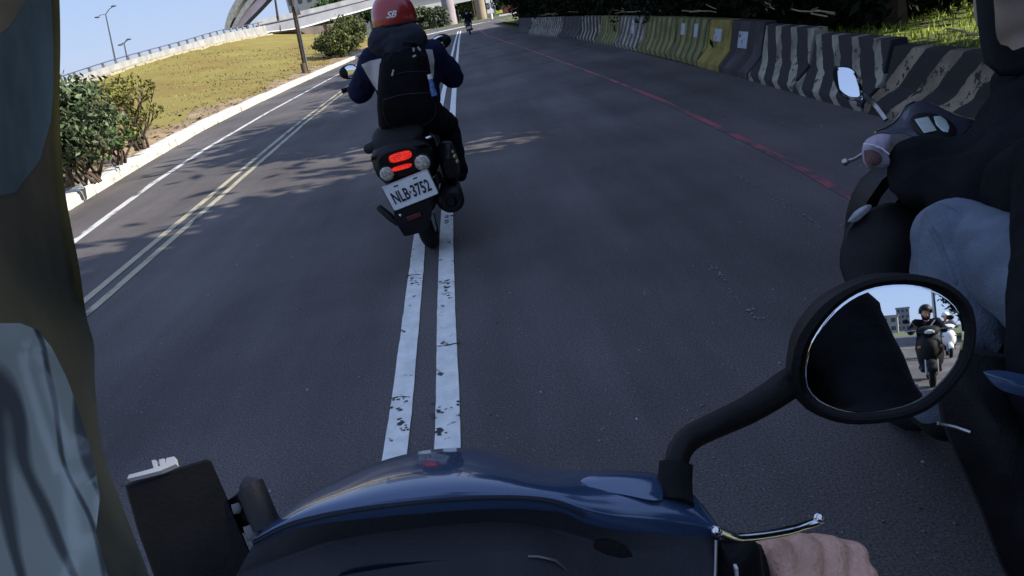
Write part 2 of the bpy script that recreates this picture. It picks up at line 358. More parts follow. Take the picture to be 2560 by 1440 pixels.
for i in range(160):
    y=4+56*i/159.; a=lerp_path(kp3,y)+V(-.21,0,0); wd_=.75+.9*noise.noise(V(y*.25,3,0))+.25*noise.noise(V(y*1.3,1,0)); r=[]
    for k in range(8):
        x=a.x-.04-max(.15,wd_)*k/7.; z=emb_z(x,y); r.append(V(x,y,(z if z is not None else .1)+(.022 if k<7 else -.03)))
    rows.append(r)
tag(MB().grid(rows).build('dirt_strip',mat('dry_dirt',(.25,.18,.10),.95,0,.25,1.5,.7,25)),kind='structure')
mb=MB()
for i in range(1300):
    y=6+30*rnd.random()**1.4; k=lerp_path(kp3,y); x=k.x-.25-1.6*rnd.random()**2; z=emb_z(x,y)
    if z is None: continue
    a=rnd.random()*6.28; s=rnd.uniform(.02,.06); u=V(math.cos(a),math.sin(a),.2)*s; v=V(-math.sin(a),math.cos(a),rnd.uniform(-.3,.8))*s*.6; c=V(x,y,z+.03)
    mb.add([c-u,c+v,c+u,c-v],[(0,1,2,3)])
tag(mb.build('leaf_litter',mat('dead_leaf',(.10,.06,.03),.9,0,.4,3,island=.5),smooth=False),kind='stuff')
# ------------------------------------------------------------ plants
def leaf(mb,c,s,q=None,up=0):
    a=Vector((rnd.gauss(0,1),rnd.gauss(0,1),rnd.gauss(0,1)+up)).normalized(); b=a.cross(Vector((rnd.gauss(0,1),rnd.gauss(0,1),rnd.gauss(0,1)))).normalized()
    l=a*s; w=b*s*.42
    mb.add([c-l,c-l*.1+w,c+l,c-l*.1-w],[(0,1,2,3)])
def crown(mb,c,r,nclump,nleaf,s,cr=.28,hollow=.45):
    c=Vector(c)
    for i in range(nclump):
        d_=Vector((rnd.gauss(0,1),rnd.gauss(0,1),rnd.gauss(0,1))).normalized()*(hollow+(1-hollow)*rnd.random()**.6)
        cc=c+Vector((d_.x*r[0],d_.y*r[1],d_.z*r[2])); q=cr*min(r)*rnd.uniform(.6,1.3)
        for k in range(nleaf):
            leaf(mb,cc+Vector((rnd.gauss(0,q*.6),rnd.gauss(0,q*.6),rnd.gauss(0,q*.45))),s*rnd.uniform(.6,1.3))
def branch(mb,p,d_,ln,r,depth,tips):
    p=Vector(p); d_=Vector(d_).normalized(); pts=[p]; n=4
    for i in range(n):
        d_=(d_+V(rnd.uniform(-.18,.18),rnd.uniform(-.18,.18),rnd.uniform(-.05,.15))).normalized(); pts.append(pts[-1]+d_*ln/n)
    mb.tube(pts,[r*(1-.5*i/n) for i in range(n+1)],6)
    tips.append(pts[-1])
    if depth>0:
        for k in range(rnd.choice((2,3))):
            q=pts[rnd.choice((2,3,4))]; a=rnd.random()*6.28
            branch(mb,q,d_+V(math.cos(a),math.sin(a),.25)*.8,ln*.68,r*.55,depth-1,tips)
def road_tree(name,label,loc,rad,zc,lm,group,seed,nclump=210,trunkh=1.9):
    rnd.seed(seed); o=empty(name,loc,label,'tree',group); mb=MB(); tips=[]
    branch(mb,(0,0,-.1),(rnd.uniform(-.1,.1),0,1),trunkh,.17,3,tips)
    mb.build('trunk',M['bark'],o)
    mb=MB(); crown(mb,(0,0,zc),rad,nclump,80,.21,.34,.2)
    for t in tips: crown(mb,t,(.6,.6,.5),3,40,.15)
    mb.build('crown',lm,o,smooth=False); return o
def copy_tree(o,loc=None,rz=None,sc=None,label=None,group=None):
    c=o.copy(); COL.objects.link(c)
    if loc is not None: c.location=loc
    if rz is not None: c.rotation_euler=(o.rotation_euler[0],o.rotation_euler[1],rz)
    if sc: c.scale=(sc,)*3
    if label: c['label']=label
    if group: c['group']=group
    for ch in list(o.children):
        k=ch.copy(); COL.objects.link(k); k.parent=c
        for g in ch.children:
            gg=g.copy(); COL.objects.link(gg); gg.parent=k
    return c
TG='roadside trees behind the concrete barriers'
tl='tall dark roadside tree behind the striped barriers, its crown arching over the lane'
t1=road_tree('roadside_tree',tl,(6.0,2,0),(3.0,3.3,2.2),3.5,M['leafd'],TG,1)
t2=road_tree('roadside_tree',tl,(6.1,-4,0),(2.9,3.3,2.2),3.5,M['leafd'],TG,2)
for i,(x,y,rz,s) in enumerate([(5.6,9.1,.8,.96),(6.3,4.9,1.8,.62),(6.0,13.6,2.1,.88),(5.9,19,4.1,.98),(5.8,24.5,5.3,1.03),(5.6,30,.3,1),(5.4,35.5,1.7,1.02),(5.2,41,2.9,1),(5.2,46.5,3.9,1.0),(14,-12,1.2,1.1),(8.6,20,.4,1.05),(8.6,27,3.2,1.05),(8.4,34,1.2,1),(8.9,-2,1.9,1.05),(14.5,-20,2.6,1.05),(13,-28,.3,1),(7.6,-30,1.3,1.2),(8.5,-38,.3,1.3),(8,-47,2.3,1.3)]):
    copy_tree((t1,t2)[i%2],(x,y,0),rz,s,**(dict(label='dark tree standing back from the road behind the camera, seen only in the mirrors',group='trees behind the camera') if y<-9 else {}))
# low dense shrubs behind the barrier
def shrub(name,label,loc,rad,zc,lm,group,seed,ncl,nl,s,stems=6,stemh=.7,sm=None,cr=.3,hollow=.35):
    rnd.seed(seed); o=empty(name,loc,label,'bush',group); mb=MB(); tips=[]
    for k in range(stems):
        a=rnd.random()*6.28; branch(mb,(rnd.uniform(-.2,.2)*rad[0],rnd.uniform(-.2,.2)*rad[1],-.05),(math.cos(a)*.6,math.sin(a)*.6,1),stemh*rnd.uniform(.7,1.15),.022,2,tips)
    mb.build('stem',sm or M['bark'],o)
    mb=MB(); crown(mb,(0,0,zc),rad,ncl,nl,s,cr,hollow)
    for t in tips: crown(mb,t,(.12,.12,.1),1,9,s)
    mb.build('crown',lm,o,smooth=False); return o
SG='dark shrubs behind the striped barriers'
sl_='dense black green shrub in tree shade behind the striped barriers'
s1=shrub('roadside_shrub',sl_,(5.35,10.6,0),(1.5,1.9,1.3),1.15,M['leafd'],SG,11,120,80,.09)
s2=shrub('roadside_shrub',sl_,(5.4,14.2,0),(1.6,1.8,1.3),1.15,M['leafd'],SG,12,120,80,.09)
_s=G(2225,40,.22)
for i,(x,y,rz) in enumerate([(_s.x+.2,_s.y+.3,1.1),(5.5,17,.5),(5.6,19.6,2.5),(7.2,12.2,3.),(5.5,22,1.9),(5.3,25.4,3.3),(5.1,29,4.6),(4.9,32.6,.9),(4.7,36.4,2.2),(4.6,40.4,5),(7.6,14.5,1.4),(7.8,18,2.4)]):
    copy_tree((s1,s2)[i%2],(x,y,0),rz,1.0)
sheet('verge',[(3.55,-40),(3.75,20),(3.2,34),(3.2,62),(40,70),(40,-40)],.22,mat('verge_ground',(.03,.04,.010),.95,0,.4,1.2,.6,20,col2=(.16,.20,.022)))
# grass of the verge
mb=MB(); rnd.seed(5)
for i in range(15000):
    y=3+14*rnd.random(); x=rnd.uniform(3.7,11); h=rnd.uniform(.03,.09); a=rnd.random()*6.28; w=.012
    mb.add([V(x-w*math.cos(a),y-w*math.sin(a),.21),V(x+w*math.cos(a),y+w*math.sin(a),.21),V(x+rnd.uniform(-.04,.04),y+rnd.uniform(-.04,.04),.22+h)],[(0,1,2)])
tag(mb.build('grass',mat('verge_grass',(.24,.32,.035),.9,0,.3,1,island=.4,col2=(.34,.42,.05)),smooth=False),kind='stuff')
# left bushes
KG='bushes on the bank above the white kerb'
b1=shrub('roadside_bush','large blue green leafy bush above the kerb, closest to the camera',tuple(G(232,446,.25)),(.46,.5,.50),.74,M['leafb'],KG,21,85,60,.042,8,.40,cr=.34)
b2=shrub('roadside_bush','open yellowish bush with bare forked stems beside the big leafy bush',tuple(G(352,364,.28)),(.42,.45,.34),.74,M['leafy'],KG,22,34,18,.038,10,.50)
b3=shrub('roadside_bush','low twiggy bush between the big leafy bush and the kerb',tuple(G(295,402,.25)),(.3,.4,.22),.42,M['leafm'],KG,23,26,20,.035,7,.32)
b1b=shrub('roadside_bush','dark leafy bush behind the helmet edge, leftmost of the kerbside bushes',tuple(G(176,455,.25)),(.4,.6,.42),.72,M['leafb'],KG,27,60,60,.042,6,.4,cr=.34)
M['leafo']=mat('olive_leaf',(.085,.10,.035),.75,0,.3,2,0,60,0,.2,island=.5)
b4=shrub('roadside_bush','round olive green bush by the bridge abutment, left of the front rider',tuple(G(850,142,.25)),(1.15,1.5,.62),.75,M['leafo'],KG,24,110,50,.10,6,.6)
b5=shrub('roadside_bush','taller green bush behind the olive one, close to the red helmet',tuple(G(880,124,.25)),(1.3,1.6,1.0),1.1,M['leafo'],KG,25,110,50,.11,6,.8)
# ------------------------------------------------------------ barriers
def barrier(y0,y1,h,xa,xb,m,label,stick=None):
    o=empty('concrete_barrier',(xa,(y0+y1)/2,0),label,'barrier','painted concrete barriers along the right of the road')
    L2=(y1-y0)/2-.022; sk_=(xb-xa)/(y1-y0)
    prof=[(0,-.02),(0,.07),(.17,.07+h*.28),(.235,h),(.375,h),(.44,.07+h*.28),(.61,.07),(.61,-.02)]
    n=7; rings=[]
    for i in range(n):
        y=-L2+2*L2*i/(n-1); rings.append([V(px+sk_*y,y,pz) for px,pz in prof])
    MB().loft(rings).build('body',m,o,smooth=False,bevel=.012)
    if stick:
        for (yy,w,hh,zz) in stick:
            u=(zz-.07-h*.28)/(h-.07-h*.28); x=.17+.065*u-.006
            MB().box((x+sk_*yy,yy,zz),(.006,w,hh),(0,math.atan2(.065,h-.07-h*.28),0)).build('reflector_plate',worn('plate_grey%d'%rnd.randrange(999),(.30,.33,.40),(.05,.05,.05),.40,6),o,smooth=False)
    return o
cream=(.29,.28,.215); blk=(.018,.018,.02); yel=(.135,.135,.04); gy=(.14,.14,.15)
hz=[hazard('cream_black_stripes',(.22,.215,.165),blk,.42,-.45,-1.7,.24,.35,.45),
    hazard('steep_cream_stripes',(.22,.21,.165),blk,.36,-.6,-1.5,.24,.4,.46),
    hazard('broad_tan_stripes',(.17,.135,.095),(.013,.012,.012),.42,.75,.7,.22,.25,.47),
    hazard('yellow_green_stripes',yel,(.05,.055,.02),.33,.3,-1.3,.24,-.45,.40),
    hazard('solid_yellow_paint',(.19,.155,.03),(.03,.03,.03),9,.2,.2,.24,-2,.30),
    hazard('dark_grey_face',(.035,.035,.04),(.02,.02,.022),.6,.2,.2,.24,-.2,.40),
    hazard('grey_cream_stripes',(.22,.21,.17),(.05,.05,.05),.36,.7,-1.8,.24,.1,.46)]
seq=[(2.2,4.25,2,'broad tan and black diagonal stripes, behind the scooter cockpit'),(4.25,5.6,2,'broad tan and black diagonals, behind the round mirror of the right scooter'),(5.6,7.0,1,'steep cream slashes on black, just ahead of the right scooter'),(7.0,8.35,0,'clean bent cream stripes on black, ahead of the slashed one'),
 (8.35,9.5,5,'plain dark face carrying one pale grey plate'),(9.5,10.55,4,'solid mustard yellow face with one grey plate'),(10.55,12.4,3,'narrow yellow green stripes and a grey plate, left of the mustard one'),(12.4,14.6,3,'faded yellow green stripes over a dark base'),
 (14.6,16.8,6,'grey diagonal stripes, with a white plate'),(16.8,19.2,3,'dull olive paint, left of the grey striped one'),(19.2,21.6,0,'three thin cream bent stripes near its left end'),(21.6,24.4,5,'dark weathered face halfway along the row'),(24.4,27.4,6,'faint grey bands, far along the row'),(27.4,30.8,6,'grey bands fading into shade, second from the far end'),(30.8,34.4,5,'dark face at the far end of the row')]
def bx(y): return 3.15+.05*(min(y,9)-2)/7+ (.27*max(0,min(1,(y-6)/6))) - (.9*max(0,(y-20))/14.)
rnd.seed(3)
for i,(a,b,k,lab) in enumerate(seq):
    h=.45+.17*max(0,min(1,(a-3)/5.))
    st_={4:[(.1,.30,.2,.40)],5:[(.05,.30,.17,.42)],6:[(-.3,.18,.2,.45),(.45,.2,.18,.45)],8:[(-.2,.22,.27,.42)]}.get(i)
    barrier(a,b,h,(bx(a)+bx(b))/2,(bx(a)+bx(b))/2+(bx(b)-bx(a)),hz[k],'concrete road barrier, '+lab,st_)
# fallen twigs on top of barriers
mb=MB()
for i in range(26):
    y=rnd.uniform(4,30); x=3.55+bx(y)-3.15+rnd.uniform(-.1,.2); p=V(x,y,.5+.17*min(1,max(0,(y-3)/5.))+rnd.uniform(0,.05)); a=rnd.uniform(1.2,1.9)
    pts=[p]; 
    for k in range(4): pts.append(pts[-1]+V(math.cos(a),math.sin(a),rnd.uniform(-.05,.12))*.22); a+=rnd.uniform(-.3,.3)
    mb.tube(pts,.008,4)
tag(mb.build('twigs',mat('dry_twig',(.25,.2,.12),.9,0,.3,3)),kind='stuff')

# ------------------------------------------------------------ ramp parapet, bridge, flyover, far buildings
def ribbon(mb,path,w0,z0,z1,side=1):
    """wall following a path: thickness w0 to the left, from z0 to z1 above the path"""
    rings=[]
    for i,p in enumerate(path):
        t=(path[min(i+1,len(path)-1)]-path[max(i-1,0)]); t.z=0; t.normalize(); n=V(-t.y,t.x,0)*side
        rings.append([p+V(0,0,z0),p+n*w0+V(0,0,z0),p+n*w0+V(0,0,z1),p+V(0,0,z1)])
    return mb.loft(rings)
XR=-18
rbot=cat([QX(60,258,XR)]+[QX(x,y,XR) for x,y in ((147,231),(294,177),(406,143),(562,105),(640,91),(690,84))],60)
rtop=cat([QX(60,232,XR)]+[QX(x,y,XR) for x,y in ((156,203),(312,153),(469,110),(556,85),(640,68),(690,58))],60)
def zat(path,y):
    for a,b in zip(path,path[1:]):
        if a.y<=y<=b.y: return a.z+(b.z-a.z)*(y-a.y)/max(b.y-a.y,1e-6)
    return path[0].z if y<path[0].y else path[-1].z
rampp=[V(XR,y,zat(rtop,y)) for y in [24+46*i/60. for i in range(61)]]
pw=empty('ramp_parapet',(XR,24,0),'long pale concrete parapet with a metal rail along the top of the grass embankment','parapet')
MB().loft([[V(XR,p.y,zat(rbot,p.y)-.3),V(XR-.3,p.y,zat(rbot,p.y)-.3),V(XR-.3,p.y,p.z),V(XR,p.y,p.z)] for p in rampp]).build('wall',M['concrete'],pw,smooth=False,origin=pw.location)
MB().loft([[V(XR+.45,p.y,zat(rbot,p.y)-.3),V(XR+.02,p.y,zat(rbot,p.y)-.3),V(XR+.02,p.y,zat(rbot,p.y)+.07),V(XR+.45,p.y,zat(rbot,p.y)+.05)] for p in rampp]).build('kerb',M['cline'],pw,smooth=False,origin=pw.location)
y_=25.
while y_<69:
    z_=zat(rtop,y_); hh=.13+.004*(y_-25)
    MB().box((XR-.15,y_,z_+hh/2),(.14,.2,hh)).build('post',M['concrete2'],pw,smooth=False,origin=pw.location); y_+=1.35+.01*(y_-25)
MB().tube([p+V(-.15,0,.15+.004*(p.y-25)) for p in rampp],.03,6).build('rail',M['steel'],pw,origin=pw.location)
# bridge deck continuing from the ramp across the view
def QQ(px,py,y,dz=0): p=Q(px,py,y); p.z+=dz; return p
bl=[QQ(640,84,70),QQ(743,72,77),QQ(840,45,84),QQ(940,17,90),QQ(1040,-8,96)]
bt=[QQ(640,66,70),QQ(743,44,77),QQ(840,20,84),QQ(940,-6,90),QQ(1040,-30,96)]
br=empty('ramp_bridge',bl[0],'blue grey concrete bridge deck in shade, crossing behind the red helmet','bridge')
lo=cat(bl,24); up=cat(bt,24)
MB().loft([[a,a+V(-1,7,0),b+V(-1,7,0),b] for a,b in zip(lo,up)]).build('deck',mat('deck_side',(.24,.25,.29),.9,0,.12,.5),br,smooth=False,origin=br.location)
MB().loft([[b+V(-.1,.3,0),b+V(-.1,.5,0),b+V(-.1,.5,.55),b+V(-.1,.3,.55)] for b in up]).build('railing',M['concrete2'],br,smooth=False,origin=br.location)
MB().tube([b+V(.02,-.03,.02) for b in up],.07,6).build('pipe',M['steel'],br,origin=br.location)
MB().tube([a+V(.02,-.03,.02) for a in lo],.07,6).build('edge_trim',M['white'],br,origin=br.location)
for px,py,y,h,w in [(893,72,92,2.6,.7),(905,74,95,2.3,.35)]:
    b_=Q(px,py,y); MB().box(b_+V(0,0,h/2),(w,w,h+.6)).build('pier',M['concrete'],br,smooth=False,origin=br.location,bevel=.04)
# abutment wall under the bridge
def quadwall(name,label,catg,pxs,y,thick,m,parent=None,kind=None):
    pts=[Q(px,py,yy if isinstance(y,list) else y) for (px,py),yy in zip(pxs,y if isinstance(y,list) else [y]*len(pxs))]
    c=min(pts,key=lambda p:p.z)
    if parent is None:
        o=MB().prism([p for p in pts],V(0,thick,0)).build(name,m,None,smooth=False,origin=c); return tag(o,label,catg,kind=kind)
    return MB().prism([p for p in pts],V(0,thick,0)).build(name,m,parent,smooth=False,origin=parent.location)
quadwall('abutment_wall','brown grey sloping abutment wall under the bridge, behind the utility pole','wall',[(560,98),(640,84),(743,72),(800,64),(820,118),(760,112),(700,100),(640,92)],[72,72,72,76,76,72,72,72],1.5,mat('abutment',(.10,.085,.075),.95,0,.25,.6))
quadwall('site_container','dark red brown container standing under the bridge','container',[(786,66),(816,60),(822,80),(792,86)],80,2.4,mat('rust_brown',(.07,.028,.022),.8,0,.25,1))
fr=quadwall('site_hut','small hut with pale roof beside the dark red container under the bridge','hut',[(822,62),(846,52),(850,66),(826,76)],82,2.4,M['concrete'])
cp=empty('guard_post',Q(786,82,79),'white leaning guard post with a ground beam beside the dark red container','post')
MB().tube([Q(779,68,79),Q(786,83,79)],.12,6).build('post',M['white'],cp,origin=cp.location)
MB().tube([Q(786,83,79),Q(818,90,79)],.10,6).build('beam',M['white'],cp,origin=cp.location)
# curved high flyover, far left
fo=empty('curved_flyover',Q(572,78,150),'tall pale flyover ramp curling up against the sky behind the parapet','flyover')
Lc=cat([(560,76,0),(563,60,0),(568,42,0),(577,20,0),(592,-4,0),(625,-44,0)],24); Rc=cat([(604,68,0),(618,52,0),(636,34,0),(655,14,0),(676,-8,0),(712,-44,0)],24)
def band(name,f0,f1,off,m,th=4):
    rings=[]
    for i,(a,b) in enumerate(zip(Lc,Rc)):
        y=150+off; p=a.lerp(b,f0); q=a.lerp(b,f1); A_=Q(p.x,p.y,y); B_=Q(q.x,q.y,y)
        rings.append([A_,B_,B_+V(0,th,0),A_+V(0,th,0)])
    MB().loft(rings).build(name,m,fo,smooth=False,origin=fo.location)
band('parapet',0,.24,0,M['concrete']); band('deck',.22,.40,2,mat('flyover_dark',(.12,.12,.14),.9,0,.1,.3)); band('parapet',.39,.60,0,M['concrete']); band('deck',.59,.66,2,mat('flyover_dark',(.12,.12,.14),.9,0,.1,.3)); band('girder',.65,1,1,mat('girder_violet_shade',(.30,.26,.36),.9,0,.1,.3))  # violet colour of the girder band stands in for shade
# utility poles
def upole(name,label,base,topx,r,group=None,kit=True):
    o=empty(name,base,label,'pole',group); t_=topx-base
    MB().tube([V(0,0,-.3),t_*.5,t_],[r,r*.85,r*.7],10).build('pole',M['wood'],o)
    if kit:
        MB().box(t_*.80+V(.13,0,0),(.14,.2,.36)).build('junction_box',M['steel'],o,bevel=.02)
        MB().tube([t_*.05+V(r*1.05,-.05,0),t_*.8+V(r*.85,-.05,0)],.025,6).build('conduit',M['grey'],o)
        MB().tube([V(-.03,0,.02),V(-.03,0,.4)],r*1.15,10).build('base_sleeve',M['soil'],o)
    return o
pb=Q(766,184,28.5); upole('utility_pole','dark wooden utility pole leaning beside the white kerb',pb,Q(727,-14,28.8),.10)
pb2=Q(700,84,74); upole('utility_pole','thin distant pole rising beside the bridge deck, left of the leaning wooden pole',pb2,Q(684,-30,74),.13,kit=False)
def lamp(label,pxb,pxt,arms,y,g='double armed street lamps beyond the ramp'):
    b=Q(*pxb,y); t=Q(*pxt,y); o=empty('street_lamp',b,label,'street lamp',g); t_=t-b; k=y/120.
    MB().tube([V(0,0,-1),t_],[.16*k,.09*k],8).build('pole',M['steel'],o)
    for ax,ay,r in arms:
        a=Q(ax,ay,y)-b; MB().tube([t_,t_.lerp(a,.5)+V(0,0,.15),a],r*k,6).build('arm',M['steel'],o)
        MB().ball(a,(.45*k,.3*k,.14*k),10,6).build('lamp_head',M['grey'],o)
lamp('tall street lamp with one bright raised arm, nearest the left edge',(287,158),(264,36),[(284,15,.06),(243,43,.05)],120)
lamp('small distant street lamp just right of the tall one',(317,150),(310,108),[(322,98,.09),(301,112,.09)],240)
lamp('distant lamp post right of the curled flyover',(616,70),(601,-6),[(612,-12,.06),(590,-8,.06)],170)
# far buildings and greenery
M['grybld']=mat('facade_grey',(.20,.205,.22),.9,0,.08,.15)
M['gbld']=mat('facade_greenish',(.16,.19,.13),.9,0,.2,.2)
M['win']=mat('window_dark',(.035,.045,.055),.25,0,.2,.5)
def building(name,label,x0,x1,z1,y,dep,m,nx,nz,z0=0,kind='building',winm=None,ww=.55,wh=.5):
    o=empty(name,((x0+x1)/2,y,z0),label,kind); w=x1-x0
    MB().box((0,dep/2,(z1-z0)/2),(w,dep,z1-z0)).build('wall',m,o,smooth=False)
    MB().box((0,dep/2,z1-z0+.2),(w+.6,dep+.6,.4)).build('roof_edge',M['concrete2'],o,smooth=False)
    for i in range(nx):
        for j in range(nz):
            cx=-w/2+w*(i+.5)/nx; cz=(z1-z0)*(j+.55)/nz
            MB().box((cx,-.03,cz),(w/nx*ww,.1,(z1-z0)/nz*wh)).build('window',winm or M['win'],o,smooth=False)
    return o
a_=Q(720,20,150); c_=Q(905,0,150)
building('office_building','large plain grey block behind the bridge, left of the red helmet',a_.x,c_.x+2,22,150,20,M['grybld'],9,6,ww=.35)
d1=Q(1042,60,118); d2=Q(1105,48,118)
building('low_building','low greenish building with dark windows right of the red helmet',d1.x,d2.x,5.2,120,10,M['gbld'],5,2,ww=.6)
# second white flyover band over the junction
w1=Q(1020,33,108); w2=Q(1230,-8,108)
fb=empty('road_bridge',w1,'white edged road bridge over the far junction, right of the red helmet','bridge')
sl2=[Q(960,44,108),Q(1060,25,108),Q(1150,7,108),Q(1240,-12,108)]
MB().loft([[p,p+V(0,9,0),p+V(0,9,.62),p+V(0,0,.62)] for p in cat(sl2,10)]).build('parapet',M['white'],fb,smooth=False,origin=fb.location)
MB().loft([[p+V(0,1,.6),p+V(0,8,.6),p+V(0,8,1.7),p+V(0,1,1.7)] for p in cat(sl2,10)]).build('deck',M['grybld'],fb,smooth=False,origin=fb.location)
def pier(label,px,py,y,w,m,h=14,g='thick concrete pillars at the far junction'):
    b=Q(px,py,y); b.z=max(b.z,-.5); o=empty('bridge_pillar',b,label,'pillar',g)
    MB().tube([V(0,0,-2),V(0,0,h)],w/2,20).build('shaft',m,o)
    MB().tube([V(0,0,h),V(0,0,h+1)],w*.8,20).build('cap',m,o)
pier('thick pale pillar right of the red helmet, sunlit down its right side',1126,46,104,1.75,mat('pillar_pale',(.32,.28,.30),.9,0,.08,.8))
pier('tan pillar behind the far scooter rider',1203,33,104,1.45,mat('pillar_tan',(.30,.235,.17),.9,0,.1,.8))
upole('utility_pole','thin black pole between the two thick pillars',Q(1186,36,98),Q(1174,-30,98),.12,kit=False)
for (px,py,w,lab) in [(1228,36,.55,'white notice post with dark markings at the far end of the barriers'),]:
    b=Q(px,py,84); o=empty('traffic_post',b,lab,'post')
    MB().tube([V(0,0,-.5),Q(px-8,-20,84)-b],.14,8).build('post',M['white'],o)
    for q in range(3): MB().box((Q(px-2-2*q,py-8-13*q,84)-b)+V(0,-.1,0),(.75,.06,.42)).build('sign_plate',M['white'] if q!=1 else M['grey'],o,smooth=False)
hw=quadwall('low_wall','red brown low wall across the far junction, left of the dark trunks','wall',[(1254,16),(1318,6),(1318,26),(1254,36)],90,1,mat('brick_red',(.10,.035,.025),.9,0,.25,1.4))
quadwall('road_sign','small yellow sign beside the red brown wall','sign',[(1240,27),(1256,24),(1257,32),(1241,35)],88,.1,mat('sign_yellow',(.42,.48,.06),.7,0,.1,2))
quadwall('painted_step','white painted step below the red brown wall','step',[(1248,37),(1314,27),(1314,31),(1248,41)],87,.4,M['white'])
t3=shrub('roadside_bush','bright green shrubbery between the pale and the tan pillar',tuple(Q(1162,44,112)),(4.5,2,2.6),2.0,mat('leaf_far',(.10,.14,.04),.8,0,.3,1,island=.4),'greenery beyond the far junction',31,90,60,.3,3,1)
shrub('roadside_bush','grey green shrubbery under the white edged bridge',tuple(Q(1060,72,100)),(4,1.5,1.6),1.0,mat('leaf_far_dull',(.07,.09,.045),.8,0,.3,1,island=.4),'greenery beyond the far junction',32,70,60,.25,3,1)
shrub('roadside_bush','wide green mass behind the tan pillar and the red brown wall',tuple(Q(1290,30,125)),(10,3,4),3.5,mat('leaf_far_bright',(.09,.12,.03),.8,0,.3,1,island=.4),'greenery beyond the far junction',33,120,60,.4,3,1)
# low hedge line behind the embankment/junction
for (px,py,y,rx,rz,lab) in [(850,70,100,5,2.2,'green bush under the bridge left of the helmet')]:
    shrub('roadside_bush',lab,tuple(Q(px,py,y)),(rx,2,rz),1.5,M['leafm'],'greenery beyond the far junction',34,90,60,.3,3,1)
for px,py in [(1090,58),(1113,50),(1148,45)]:
    b=Q(px,py+6,68); b.z=max(b.z,0); o=empty('traffic_bollard',b,{1090:'dark bollard left of the other two beyond the stop line',1113:'dark bollard below the pale pillar',1148:'dark bollard just left of the far rider'}[px],'bollard','dark bollards beyond the stop line')
    MB().tube([V(0,0,-.1),V(0,0,.1),V(0,0,.75)],[.2,.11,.09],10).build('post',M['rubber'],o); MB().ball((0,0,.8),.12,10,6).build('cap',M['rubber'],o)
# trunks beyond the barriers
for px,py,y,r,lb in [(1338,38,44,.14,'thin dark trunk at the far end of the shrubs'),(1352,42,40,.17,'dark pale flecked trunk right of the thin one at the far end of the shrubs')]:
    b=Q(px,py,y); o=empty('roadside_tree',b,lb,'tree','slim trunks at the far end of the barriers'); tips=[]; rnd.seed(px)
    mb=MB(); branch(mb,(0,0,-.5),(-.12,0,1),4.5,r,2,tips); mb.build('trunk',M['bark'],o)
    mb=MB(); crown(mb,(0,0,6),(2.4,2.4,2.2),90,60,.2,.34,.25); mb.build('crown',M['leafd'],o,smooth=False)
# ------------------------------------------------------------ body / cloth helpers
def blob(name,caps,mt,parent=None,origin=None,vox=.014,smooth=2,wr=0,wsc=9,seed=0,keep=None):
    """union of tapered capsules turned into one continuous smooth surface"""
    mb=MB()
    for c in caps:
        a,ra,b,rb=Vector(c[0]),c[1],Vector(c[2]),c[3]; fl=c[4] if len(c)>4 else 1
        n=6; path=[];rs=[]
        d_=(b-a); L2=d_.length; dn=d_.normalized() if L2>1e-6 else V(0,0,1)
        for i in range(n): 
            th=math.pi/2*(1-i/n); path.append(a-dn*ra*math.sin(th)); rs.append(max(ra*math.cos(th),ra*.06))
        path.append(a); rs.append(ra)
        if L2>1e-6:
            path.append(b); rs.append(rb)
        for i in range(1,n+1):
            th=math.pi/2*i/n; path.append(b+dn*rb*math.sin(th)); rs.append(max(rb*math.cos(th),rb*.06))
        mb.tube(path,rs,16,flat=fl)
    tmp=mb.build('tmp',None)
    m=tmp.modifiers.new('r','REMESH'); m.mode='VOXEL'; m.voxel_size=vox
    s=tmp.modifiers.new('s','SMOOTH'); s.factor=.5; s.iterations=smooth*3
    dg=bpy.context.evaluated_depsgraph_get(); me=bpy.data.meshes.new_from_object(tmp.evaluated_get(dg))
    old=tmp.data; bpy.data.objects.remove(tmp); bpy.data.meshes.remove(old)
    o0=Vector(origin) if origin is not None else V(0,0,0)
    if wr:
        nr=[v.normal.copy() for v in me.vertices]
        for v,n_ in zip(me.vertices,nr):
            p=v.co*wsc; q=V(p.x,p.y,p.z*1.8)+V(seed,seed*2,0)
            f=noise.noise(q+V(noise.noise(q*.6)*1.5,0,0))
            v.co+=n_*wr*(1-abs(f)*2.2)
    for v in me.vertices: v.co-=o0
    me.name=name; o=bpy.data.objects.new(name,me); COL.objects.link(o); me.materials.clear(); me.materials.append(mt)
    for p in me.polygons: p.use_smooth=True
    if parent: o.parent=parent
    elif origin is not None: o.location=o0
    return o
def textmesh(s,size,ext,shear=0,sx=1,bold=0):
    c=bpy.data.curves.new('t','FONT'); c.body=s; c.size=size; c.extrude=ext; c.align_x='CENTER'; c.align_y='CENTER'; c.shear=shear; c.offset=bold; c.resolution_u=3
    o=bpy.data.objects.new('t',c); COL.objects.link(o); dg=bpy.context.evaluated_depsgraph_get()
    me=bpy.data.meshes.new_from_object(o.evaluated_get(dg)); bpy.data.objects.remove(o); bpy.data.curves.remove(c)
    vs=[V(v.co.x*sx,v.co.y,v.co.z) for v in me.vertices]; fs=[tuple(p.vertices) for p in me.polygons]; bpy.data.meshes.remove(me)
    return vs,fs
def bvh_of(objs):
    vs=[];fs=[]
    bpy.context.view_layer.update()
    for o in objs:
        n=len(vs); vs+=[o.matrix_world@v.co for v in o.data.vertices]; fs+=[tuple(i+n for i in p.vertices) for p in o.data.polygons]
    return BVHTree.FromPolygons(vs,fs)
